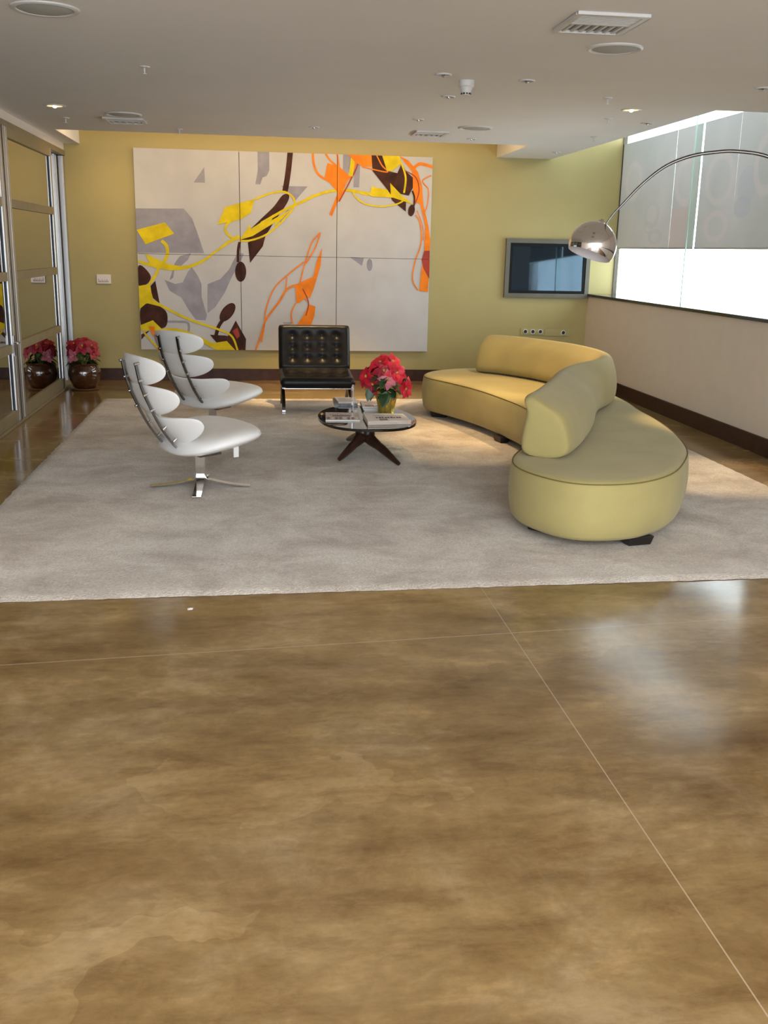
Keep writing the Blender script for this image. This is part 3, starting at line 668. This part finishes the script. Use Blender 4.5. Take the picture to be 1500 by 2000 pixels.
# ------------------------------------------------------------------ serpentine sofa
sofa = thing('sofa', 'curved serpentine mustard-green sofa on the right side of the rug', 'sofa', (0, 0, RZ+0.0008))
OUT = [(1.672,9.705),(1.72,10.02),(1.90,10.27),(2.20,10.42),(2.50,10.36),(2.82,10.04),(3.05,9.48),(3.14,8.8),(3.12,8.1),(3.05,7.6),(3.01,7.16),(2.92,6.62),(2.77,6.07),(2.60,5.70),(2.37,5.34),(2.12,5.13),(1.89,5.07),(1.70,5.12),(1.57,5.30),(1.505,5.55),(1.56,5.84),(1.76,6.25),(1.96,6.70),(2.10,7.2),(2.145,7.75),(2.08,8.34),(1.975,8.86),(1.82,9.32)]
pl = catmull([(x,y,0) for x, y in OUT], 8, True); n = len(pl); area = sum(pl[i].x*pl[(i+1)%n].y - pl[(i+1)%n].x*pl[i].y for i in range(n))
nrm = []
for i in range(n):
    t = (pl[(i+1)%n] - pl[i-1]).normalized(); nn = Vector((t.y,-t.x,0)); nrm.append(nn if area > 0 else -nn)
SH = 0.380
def ring(off, z): return [p + k*off + Vector((0,0,z)) for p, k in zip(pl, nrm)]
prof = [(-0.06,0.048),(-0.02,0.052),(0.0,0.075),(0.012,0.14),(0.018,0.22),(0.014,0.30),(0.006,0.36),(0.0,SH-0.012),(-0.006,SH-0.004),(-0.018,SH+0.004),(-0.05,SH+0.010),(-0.11,SH+0.013)]
MB().loft([ring(*p) for p in prof], m_sofa).build('seat_base', sofa, smooth=True, angle=60)
MB().tube(ring(-0.0, SH-0.006) + [ring(-0.0, SH-0.006)[0]], 0.0035, m_seam, 8).build('seat_seam', sofa, smooth=True)
CEN = [(1.70,5.70),(1.88,6.02),(2.14,6.58),(2.33,7.08),(2.50,7.45),(2.74,7.84),(2.89,8.30),(2.91,8.82),(2.80,9.32),(2.56,9.80),(2.30,10.08)]
cp = catmull([(x,y,0) for x, y in CEN], 10); n = len(cp); S = [0]
for i in range(1, n): S.append(S[-1] + (cp[i]-cp[i-1]).length)
rings = []
BH = 0.435
for i, p in enumerate(cp):
    f = S[i]/S[-1]; t = (cp[min(i+1,n-1)] - cp[max(i-1,0)]).normalized(); rgt = Vector((t.y,-t.x,0))   # right = outer (towards the window)
    d = min(S[i], S[-1]-S[i]); R = 0.11; k = 1.0 if d >= R else math.sqrt(max(0.0, 1 - (1 - d/R)**2)); k = 0.78 + 0.22*k; kz = (0.90 + 0.10*((k-0.78)/0.22)) * (0.985 + 0.015*min(1, f/0.25))
    w = 0.145; u = min(1, max(0, (f - 0.22)/0.40)); u = u*u*(3-2*u); rd = -0.105 + 0.185*u    # the crest drifts from the inner to the outer side
    h = BH*kz
    pr = [(-w,0.0),(-w-0.012,0.08),(-w*0.98+max(0,rd)*0.35,0.20),(-w*0.80+max(0,rd)*0.7,0.30),(rd-0.055,0.355),(rd-0.02,0.381),(rd+0.02,0.381),(rd+0.055,0.355),(w*0.98+min(0,rd)*0.55,0.30),(w*1.16+min(0,rd)*0.25,0.20),(w+0.026,0.08),(w,0.0)]
    rings.append([p + rgt*o_*k + Vector((0,0,SH+0.008+z_*h/BH)) for o_, z_ in pr])
MB().loft(rings, m_sofa).build('backrest', sofa, smooth=True, sub=2)
for fx, fy, a in ((2.13,5.20,0.2),(1.66,5.50,-0.9),(2.80,6.55,1.1),(1.80,9.62,-0.5),(2.10,8.30,-1.4),(2.85,9.45,1.5),(2.12,7.40,-1.4)):
    R = Matrix.Translation((fx,fy,0)) @ Matrix.Rotation(a,4,'Z')
    q = MB(); q.add([R @ Vector(v) for v in ((-0.07,-0.035,0),(0.07,-0.035,0),(0.07,0.035,0),(-0.07,0.035,0),(-0.085,-0.045,0.05),(0.085,-0.045,0.05),(0.085,0.045,0.05),(-0.085,0.045,0.05))],[(0,3,2,1),(4,5,6,7),(0,1,5,4),(1,2,6,5),(2,3,7,6),(3,0,4,7)], m_block)
    q.build('foot', sofa, bevel=0.003)

# ------------------------------------------------------------------ coffee table
TZ = 0.312
ct = thing('coffee_table', 'oval glass coffee table on three dark wooden splayed legs', 'coffee table', (0.875, 7.86, RZ+0.0008))
zt = TZ - (RZ+0.0008); eg = []
for k in range(72):
    a = 2*PI*k/72; cx, sy = math.cos(a), math.sin(a); e = 2.5
    X_ = math.copysign(abs(cx)**(2/e), cx)*0.385; Y_ = math.copysign(abs(sy)**(2/e), sy)*0.60
    X_ *= 1.0 - 0.20*(Y_/0.60 if Y_ > 0 else 0)**1.5; eg.append((X_+0.0, Y_-0.0))
def er(s, z): return [Vector((x*s, y*s, z)) for x, y in eg]
g = MB(); g.loft([er(0.985, zt-0.022), er(1.0, zt-0.020), er(1.0, zt-0.003)], m_tedge, cap=(False, False)); g.loft([er(1.0, zt-0.003), er(0.992, zt)], m_tglass, cap=(False, True))
g.add(er(0.985, zt-0.022), [tuple(range(72))[::-1]], m_tglass); g.build('glass_top', ct)
for ang, ln, nm in ((math.atan2(7.584-7.86, 0.633-0.86), 0.36, 'l'), (math.atan2(7.40-7.86, 1.072-0.86), 0.50, 'r'), (math.atan2(8.41-7.86, 0.775-0.86), 0.56, 'b')):
    dx, dy = math.cos(ang), math.sin(ang); o0 = Vector((-0.015, -0.08, 0))
    pts = catmull([o0 + Vector((dx*r_, dy*r_, z_)) for r_, z_ in ((0.10, zt-0.026), (0.05, 0.22), (0.045, 0.165), (0.085, 0.135), (ln*0.55, 0.085), (ln*0.82, 0.044), (ln, 0.018))], 6)
    rr = [0.030 + 0.026*math.sin(PI*min(1, i/(len(pts)*0.62))) if i < len(pts)*0.6 else 0.035 - 0.021*((i/len(pts)-0.6)/0.4) for i in range(len(pts))]
    MB().tube(pts, rr, m_wood, 14).build('leg', ct, smooth=True)

def quad_slab(name, pts, z, th, m, label, cat, group=None, edge=None, rise=0.0):
    """printed sheet stack: four plan corners, lying at height z"""
    cx = sum(p[0] for p in pts)/4; cy = sum(p[1] for p in pts)/4
    o = thing(name, label, cat, (cx, cy, z), 0, group)
    lo = [Vector((x-cx, y-cy, 0.0)) for x, y in pts]; hi = [v + Vector((0,0,th)) for v in lo]
    q = MB(); q.add(lo + hi, [(3,2,1,0),(0,1,5,4),(1,2,6,5),(2,3,7,6),(3,0,4,7)], edge or m_white); q.add(hi, [(0,1,2,3)], m)
    q.build('pages', o, bevel=0.001)
    return o, hi
def prints(o, hi, items, z=0.0006):
    """items: (u0,v0,u1,v1,material) rectangles on the top face"""
    q = MB()
    for u0, v0, u1, v1, m in items:
        P = lambda u, v: (hi[0]*(1-u) + hi[1]*u)*(1-v) + (hi[3]*(1-u) + hi[2]*u)*v + Vector((0,0,z))
        q.add([P(u0,v0),P(u1,v0),P(u1,v1),P(u0,v1)], [(0,1,2,3)], m)
    q.build('print', o)
# folded newspaper in front of the plant: soft folded block
npp = thing('newspaper', 'thick folded newspaper lying in front of the table poinsettia', 'newspaper', (1.01, 7.66, TZ))
cr = [(-0.17,-0.225),(0.172,-0.185),(0.158,0.14),(-0.166,0.175)]
lay = MB()
for i in range(5):
    z0_, z1_ = 0.0062*i + 0.0004, 0.0062*(i+1); s_ = 1 - 0.012*((i*7)%3)
    rg = []
    for z_, ins in ((z0_, 0.004), (z0_+0.0018, 0), (z1_-0.0018, 0), (z1_, 0.004)):
        rg.append([Vector((x*s_*(1-ins*4), y*s_*(1-ins*4), z_)) for x, y in cr])
    lay.loft(rg, m_paper)
lay.build('pages', npp)
hi = [Vector((x,y,0.0310)) for x, y in cr]
it = [(0.22,0.52,0.86,0.535,m_inkg),(0.2,0.66,0.5,0.70,m_inkg),(0.52,0.66,0.9,0.70,m_inkg)]
for k in range(9): it.append((0.24+0.068*k, 0.34, 0.285+0.068*k+0.012*(k%2), 0.46 + 0.02*(k%3), m_ink))
for k in range(4): it.append((0.06+0.23*k, 0.05, 0.25+0.23*k, 0.27, m_inkr if k == 1 else m_paper))
prints(npp, hi, [q for q in it if q[4] is not m_paper])
o, hi = quad_slab('magazine', [(0.535,7.62),(0.800,7.615),(0.822,7.965),(0.560,8.0)], TZ, 0.011, m_cover, 'magazine with small photos on its cover at the left front of the coffee table', 'magazine')
it = [(0.12+0.075*k, 0.66, 0.165+0.075*k, 0.70, m_ink) for k in range(8)] + [(0.2, 0.48, 0.75, 0.58, m_ink)] + [(0.04+0.12*k, 0.06, 0.12+0.12*k, 0.36, (m_inkr, m_white, m_inkg)[k%3]) for k in range(8)]
prints(o, hi, it)
# two small piles at the back of the table
o, hi = quad_slab('magazine', [(0.660,8.40),(0.86,8.385),(0.87,8.42+0.30),(0.675,8.42+0.33)], TZ, 0.016, m_coverd, 'curled grey magazine at the bottom of the left rear pile', 'magazine', edge=m_coverd)
o, hi = quad_slab('newspaper', [(0.700,8.43),(0.862,8.42),(0.872,8.72),(0.690,8.74)], TZ+0.0165, 0.010, m_paper, 'pale folded paper on top of the left rear pile', 'newspaper'); prints(o, hi, [(0.1,0.6,0.85,0.68,m_inkg),(0.1,0.3,0.8,0.36,m_inkg)])
o, hi = quad_slab('magazine', [(0.885,8.10),(1.10,8.10),(1.095,8.40),(0.89,8.42)], TZ, 0.010, m_white, 'white-edged magazine at the bottom of the right rear pile', 'magazine')
o, hi = quad_slab('magazine', [(0.880,8.13),(1.09,8.12),(1.07,8.44),(0.885,8.46)], TZ+0.0105, 0.010, m_coverd, 'dark-covered magazine in the middle of the right rear pile', 'magazine')
o, hi = quad_slab('newspaper', [(0.875,8.14),(1.085,8.13),(1.06,8.47),(0.895,8.50)], TZ+0.021, 0.010, m_cover, 'printed paper on top of the right rear pile beside the plant', 'newspaper'); prints(o, hi, [(0.12,0.12,0.5,0.34,m_inkr),(0.55,0.2,0.9,0.3,m_inkg),(0.1,0.6,0.9,0.66,m_inkg)])
ah = thing('sign_holder', 'clear acrylic sign holder standing edge-on among the magazines', 'sign holder', (0.785, 8.07, TZ), math.radians(-8))
MB().box((-0.006,-0.07,0.004),(0.006,0.07,0.215), m_acryl).box((0.006,-0.07,0.004),(0.010,0.07,0.215), m_acryl_edge).build('upright_sheet', ah)
MB().box((-0.035,-0.07,0.0005),(0.04,0.07,0.004), m_acryl).build('base', ah)

# ------------------------------------------------------------------ poinsettias
def leaf(q, base, d, L, W, m, droop=0.3, up=Vector((0,0,1)), fold=0.25):
    d = d.normalized(); s = d.cross(up)
    if s.length < 1e-3: s = Vector((1,0,0))
    s.normalize(); nrm_ = s.cross(d); n_ = 7; Lp = []; Mp = []; Rp = []
    for i in range(n_ + 1):
        t = i/n_; w = W * (math.sin(PI * t**0.75) ** 0.9) * (1.0 if i not in (2, 4) else 1.12)
        if i == n_: w = 0
        c_ = base + d*L*t - up*droop*L*t*t + Vector((0,0,0))
        Mp.append(c_); Lp.append(c_ + s*w + nrm_*w*fold); Rp.append(c_ - s*w + nrm_*w*fold)
    vs = Lp + Mp + Rp; N_ = n_ + 1
    fs = [(i, i+1, N_+i+1, N_+i) for i in range(n_)] + [(N_+i, N_+i+1, 2*N_+i+1, 2*N_+i) for i in range(n_)]
    q.add(vs, fs, m)
def flower(parent, c, axis, L, m, seed, nb=7):
    r = random.Random(seed); q = MB(); axis = axis.normalized(); a = axis.cross(Vector((0,0,1)));
    if a.length < 0.05: a = Vector((1,0,0))
    a.normalize(); b = axis.cross(a)
    for tier, (k, ll, el) in enumerate(((nb, 1.0, 0.18), (max(4, nb-2), 0.68, 0.55))):
        for i in range(k):
            th = 2*PI*i/k + r.uniform(-.3,.3) + tier*0.5; d = (a*math.cos(th) + b*math.sin(th)) + axis*(el + r.uniform(-.15,.2))
            leaf(q, c + d*0.008, d, L*ll*r.uniform(.75,1.15), L*ll*0.30*r.uniform(.85,1.15), m, r.uniform(.15,.5), axis)
    o = q.build('flower_head', parent, smooth=True)
    y = MB()
    for i in range(5): th = 2*PI*i/5; y.lathe([(0.001,0.012),(0.005,0.008),(0.004,0.0)], m_cyath, 8, c + (a*math.cos(th)+b*math.sin(th))*0.007 + axis*0.004)
    y.build('flower_buds', o, smooth=True)
def stems(parent, root, ends):
    for e in ends:
        e = Vector(e); mid = root*0.45 + e*0.55 + Vector((0,0,0.03))
        MB().tube(catmull([root + Vector((e.x*0.1, e.y*0.1, 0)), mid, e], 5), 0.0045, m_leaf2, 7).build('stem', parent, smooth=True)
# table plant (origin at the pot's foot)
tp = thing('poinsettia', 'red poinsettia in a gold foil pot on the coffee table', 'potted plant', (1.053, 8.0, TZ))
pr = [(0.060,0.0008),(0.063,0.01),(0.070,0.06),(0.082,0.12),(0.098,0.172),(0.104,0.185),(0.098,0.183),(0.088,0.165)]
q = MB(); rings = []
for r_, z_ in pr: rings.append([Vector((r_*(1+0.025*math.sin(11*t+z_*20)+0.012*math.sin(23*t)*(z_>0.15))*math.cos(t), r_*(1+0.025*math.sin(11*t+z_*20))*math.sin(t), z_ + (0.010*math.sin(7*t) if z_ > 0.15 else 0))) for t in [2*PI*k/66 for k in range(66)]])
q.loft(rings, m_foil, cap=(True, False)); q.build('foil_pot', tp, smooth=True)
MB().lathe([(0.090,0.150),(0.001,0.155)], m_soil, 30).build('soil', tp)
HD = [((-0.055,0.0,0.410),(-0.35,-0.55,0.75),0.105,m_red,7),((0.050,0.02,0.415),(0.35,-0.5,0.8),0.105,m_red,7),((-0.170,-0.02,0.300),(-0.75,-0.55,0.25),0.105,m_red,6),((0.070,-0.07,0.335),(0.35,-0.9,0.3),0.105,m_red,7),
      ((0.150,-0.05,0.205),(0.55,-0.8,0.05),0.095,m_red,6),((-0.120,-0.07,0.245),(-0.5,-0.85,0.1),0.085,m_reddark,6),((0.000,-0.10,0.285),(0.0,-1,0.25),0.080,m_pink,5),((-0.03,-0.06,0.350),(-0.1,-0.95,0.45),0.095,m_reddark,6),((0.06,0.10,0.36),(0.3,0.7,0.7),0.10,m_reddark,6),((-0.08,0.10,0.34),(-0.4,0.7,0.6),0.10,m_reddark,6)]
for i, (c_, ax, L, m_, nb) in enumerate(HD): flower(tp, Vector(c_), Vector(ax), L, m_, 30+i, nb)
stems(tp, Vector((0,0,0.155)), [h_[0] for h_ in HD])
q = MB(); r = random.Random(5)
for i in range(46):
    th = r.uniform(0, 2*PI); z_ = r.uniform(0.17, 0.34); rr = r.uniform(0.02, 0.10); d = Vector((math.cos(th), math.sin(th), r.uniform(-0.35, 0.35)))
    leaf(q, Vector((math.cos(th)*rr, math.sin(th)*rr, z_)), d, r.uniform(0.08,0.13), r.uniform(0.026,0.038), m_leaf if r.random() < .75 else m_leaf2, r.uniform(.2,.7))
leaf(q, Vector((-0.015,-0.10,0.195)), Vector((-0.25,-0.25,-1)), 0.14, 0.040, m_leaf, 0.0, Vector((0,-1,0.2)))
leaf(q, Vector((-0.13,-0.06,0.22)), Vector((-0.3,-0.2,-1)), 0.12, 0.034, m_leaf, 0.0, Vector((0,-1,0.2)))
leaf(q, Vector((0.045,-0.085,0.18)), Vector((0.05,-0.3,-1)), 0.065, 0.018, m_reddark, 0.0, Vector((0,-1,0.2)))
q.build('foliage', tp, smooth=True)
# floor plant in the glazed pot
fp = thing('poinsettia', 'red poinsettia in a brown glazed pot on the floor by the glass doors', 'potted plant', (-1.915, 11.66, 0))
MB().lathe([(0.118,0.022),(0.125,0.03),(0.160,0.10),(0.178,0.17),(0.176,0.22),(0.160,0.262),(0.152,0.275),(0.160,0.288),(0.162,0.300),(0.150,0.305),(0.140,0.285)], m_glaze, 48, cap=(True,False)).build('glazed_pot', fp, smooth=True, angle=60)
MB().lathe([(0.125,0.0005),(0.150,0.006),(0.156,0.022),(0.148,0.022),(0.135,0.012),(0.001,0.010)], m_saucer, 40, cap=(True,False)).build('saucer', fp, smooth=True)
MB().lathe([(0.146,0.270),(0.001,0.275)], m_soil, 30).build('soil', fp)
HD = []
r = random.Random(11)
for k in range(7): a = 2*PI*k/7 + 0.3; HD.append(((0.135*math.cos(a), 0.12*math.sin(a), 0.44 + 0.03*(k%3)), (math.cos(a), math.sin(a)-0.25, 0.55), 0.105, m_reddark, 7))
HD += [((0.0,-0.02,0.545),(0.0,-0.3,1),0.105,m_reddark,7),((-0.08,-0.09,0.52),(-0.4,-0.5,0.8),0.10,m_reddark,7),((0.10,-0.06,0.50),(0.5,-0.6,0.6),0.10,m_reddark,7),((-0.09,-0.13,0.39),(-0.4,-1,0.1),0.09,m_pink,5)]
for i, (c_, ax, L, m_, nb) in enumerate(HD): flower(fp, Vector(c_), Vector(ax), L, m_, 60+i, nb)
stems(fp, Vector((0,0,0.275)), [h_[0] for h_ in HD])
q = MB()
for i in range(44):
    th = r.uniform(0, 2*PI); rr = r.uniform(0.03, 0.12); d = Vector((math.cos(th), math.sin(th), r.uniform(-0.5, 0.3)))
    leaf(q, Vector((math.cos(th)*rr, math.sin(th)*rr, r.uniform(0.31, 0.44))), d, r.uniform(0.07,0.11), r.uniform(0.022,0.033), m_leaf if r.random() < .8 else m_leaf2, r.uniform(.2,.6))
q.build('foliage', fp, smooth=True)

# ------------------------------------------------------------------ arc lamp
al = thing('arc_lamp', 'chrome arc floor lamp with domed shade hanging over the sofa', 'floor lamp', (3.85, 6.0, 0))
Bx, By = 3.85, 6.0; S0 = Vector((2.2, 6.55)); U = (Vector((Bx, By)) - S0).normalized()
arc = [(0.068,1.765),(0.115,1.842),(0.174,1.911),(0.289,2.038),(0.425,2.148),(0.576,2.210),(0.729,2.234),(0.851,2.238),(1.037,2.208),(1.25,2.10),(1.45,1.92),(1.60,1.66),(1.70,1.30),(1.735,0.90),(1.739,0.33)]
pts = catmull([(S0.x + U.x*s - Bx, S0.y + U.y*s - By, z) for s, z in arc], 7); n = len(pts)
MB().tube(pts, [0.0055 + 0.006*min(1, i/(n*0.35)) for i in range(n)], m_steel, 14).build('arc_pole', al, smooth=True)
MB().box((-0.14,-0.10,0.002),(0.14,0.10,0.36), m_marble).build('base_block', al, bevel=0.012, seg=3)
ax = Vector((-0.34,-0.09,-0.93)).normalized(); Q = ax.to_track_quat('Z','Y').to_matrix().to_4x4(); cs = Vector((2.205-Bx, 6.549-By, 1.655)); R = 0.156
prof = [(R*math.sin(a), R*math.cos(a)) for a in [math.radians(66 + (180-66)*i/26) for i in range(27)]]; prof[-1] = (0.002, -R)
sh = MB().lathe(prof, m_chrome, 56, cs, Q).build('shade', al, smooth=True)
ip = [(r_*0.975, z_*0.975) for r_, z_ in prof[:14]] + [(0.002, prof[13][1])]
MB().lathe([prof[0]] + ip, m_shadein, 56, cs, Q).build('shade_lining', sh, smooth=True)
MB().lathe([(0.012,-R-0.02),(0.024,-R-0.004),(0.03,-R+0.003)], m_chrome, 20, cs, Q, cap=(True,True)).build('shade_collar', sh, smooth=True)
MB().lathe([(0.012,-0.06),(0.03,-0.02),(0.03,0.01),(0.001,0.03)], m_shadein, 18, cs, Q).build('bulb', sh, smooth=True)

# a scrap of white paper on the concrete
q = MB(); q.add([(-0.012,-0.014,0.001),(0.010,-0.012,0.002),(0.014,0.008,0.004),(0.000,0.018,0.002),(-0.014,0.006,0.003),(0,0,0.007)], [(0,1,5),(1,2,5),(2,3,5),(3,4,5),(4,0,5)], m_white)
tag(q.build('paper_scrap', loc=(-0.306, 4.357, 0)), 'tiny white paper scrap on the brown floor before the rug', 'scrap')

# ------------------------------------------------------------------ light
wd = bpy.data.worlds.new('sky'); bpy.context.scene.world = wd; wd.use_nodes = True
bg = wd.node_tree.nodes['Background']; bg.inputs[0].default_value = (0.86, 0.94, 1.0, 1); bg.inputs[1].default_value = 8.0
wt = wd.node_tree; tcw = wt.nodes.new('ShaderNodeTexCoord'); sxw = wt.nodes.new('ShaderNodeSeparateXYZ'); mrw = wt.nodes.new('ShaderNodeMapRange')
wt.links.new(tcw.outputs['Generated'], sxw.inputs[0]); wt.links.new(sxw.outputs[0], mrw.inputs[0]); wt.links.new(mrw.outputs[0], bg.inputs[1])
mrw.inputs[1].default_value = 0.2; mrw.inputs[2].default_value = 0.9; mrw.inputs[3].default_value = 8.0; mrw.inputs[4].default_value = 10.0   # sky strength raised on the window side to brighten sofa and screen
def area(name, loc, d, sx, sy, power, c, portal=False, spread=None):
    l = bpy.data.lights.new(name, 'AREA'); l.shape = 'RECTANGLE'; l.size = sx; l.size_y = sy; l.energy = power; l.color = c
    if portal: l.cycles.is_portal = True
    if spread: l.spread = spread
    o = bpy.data.objects.new(name, l); C.objects.link(o); o.location = loc
    o.rotation_euler = Vector(d).to_track_quat('-Z', 'Y').to_euler(); return o
area('window_portal', (XWIN + 0.2, (8.42+YW)/2, 2.2), (-1,0,0), 4.1, 2.2, 0, (1,1,1), True)
area('front_portal', (1.2, -3.2, 2.65), (0,1,0), 6.5, 5.1, 0, (1,1,1), True)
WARM = (1.0, 0.72, 0.38)
area('slot_light', (0.45, 11.25, 2.96), (0, 0.75, -0.66), 4.4, 0.06, 29, (1.0, 0.66, 0.31))
def spot(name, loc, to, power, size, c=WARM, blend=0.7, r=0.03):
    l = bpy.data.lights.new(name, 'SPOT'); l.energy = power; l.spot_size = math.radians(size); l.spot_blend = blend; l.color = c; l.shadow_soft_size = r
    o = bpy.data.objects.new(name, l); C.objects.link(o); o.location = loc; o.rotation_euler = (Vector(to)-Vector(loc)).to_track_quat('-Z','Y').to_euler()
spot('spot_rug', (1.448, 7.819, CZ-0.03), (1.72, 8.2, 0), 120, 42)
spot('spot_sofa_back', (3.433, 6.894, CZ-0.03), (3.42, 6.95, 0), 210, 36)
spot('spot_seat', (1.445, 9.21, CZ-0.03), (2.05, 8.9, 0.2), 110, 44, (1.0, 0.66, 0.30))
spot('spot_wall_fill', (-1.45, 11.35, CZ+0.25), (-1.72, YW, 1.5), 26, 75, (1.0, 0.72, 0.38), 1.0)  # added lamp without a fixture, lifts the left end of the far wall
spot('spot_door', (-1.628, 9.189, CZ-0.03), (-1.628, 9.2, 0), 25, 80)
spot('spot_sofa', (2.975, 8.127, CZ-0.03), (2.2, 9.2, 0), 210, 62, (1.0, 0.66, 0.30))
spot('spot_chair', (0.581, 10.059, CZ-0.03), (0.75, 11.3, 0), 330, 56, (1.0, 0.66, 0.30))
spot('spot_near', (-1.706, 5.912-0.05, CZ-0.03), (-1.70, 5.9, 0), 20, 60)

# ------------------------------------------------------------------ camera
F_ = 1950.0
p_, r_, y_ = (math.radians(v) for v in (14.71, 1.165, 7.5))
R0 = Matrix(((1,0,0),(0,0,-1),(0,1,0)))
Ry = Matrix(((math.cos(y_),-math.sin(y_),0),(math.sin(y_),math.cos(y_),0),(0,0,1)))
Rp = Matrix(((1,0,0),(0,math.cos(p_),-math.sin(p_)),(0,math.sin(p_),math.cos(p_))))
Rr = Matrix(((math.cos(r_),-math.sin(r_),0),(math.sin(r_),math.cos(r_),0),(0,0,1)))
RR = Rr @ Rp @ R0 @ Ry
cam = bpy.data.cameras.new('camera'); cam.sensor_fit = 'VERTICAL'; cam.sensor_height = 24.0; cam.lens = F_/2000*24.0; cam.clip_start = 0.05
co = bpy.data.objects.new('camera', cam); C.objects.link(co)
M4 = Matrix.Identity(4)
for i in range(3): M4[i][0], M4[i][1], M4[i][2] = RR[0][i], -RR[1][i], -RR[2][i]
M4[2][3] = 1.6
co.matrix_world = M4
sc = bpy.context.scene; sc.camera = co
vs = sc.view_settings; vs.view_transform = 'Standard'; vs.look = 'None'; vs.gamma = 1.0; vs.exposure = 0.10; vs.use_curve_mapping = False
sc.cycles.use_denoising = True; sc.cycles.max_bounces = 10; sc.cycles.diffuse_bounces = 6; sc.cycles.glossy_bounces = 5; sc.cycles.transparent_max_bounces = 16
sc.cycles.sample_clamp_indirect = 6.0; sc.cycles.caustics_reflective = False; sc.cycles.caustics_refractive = False
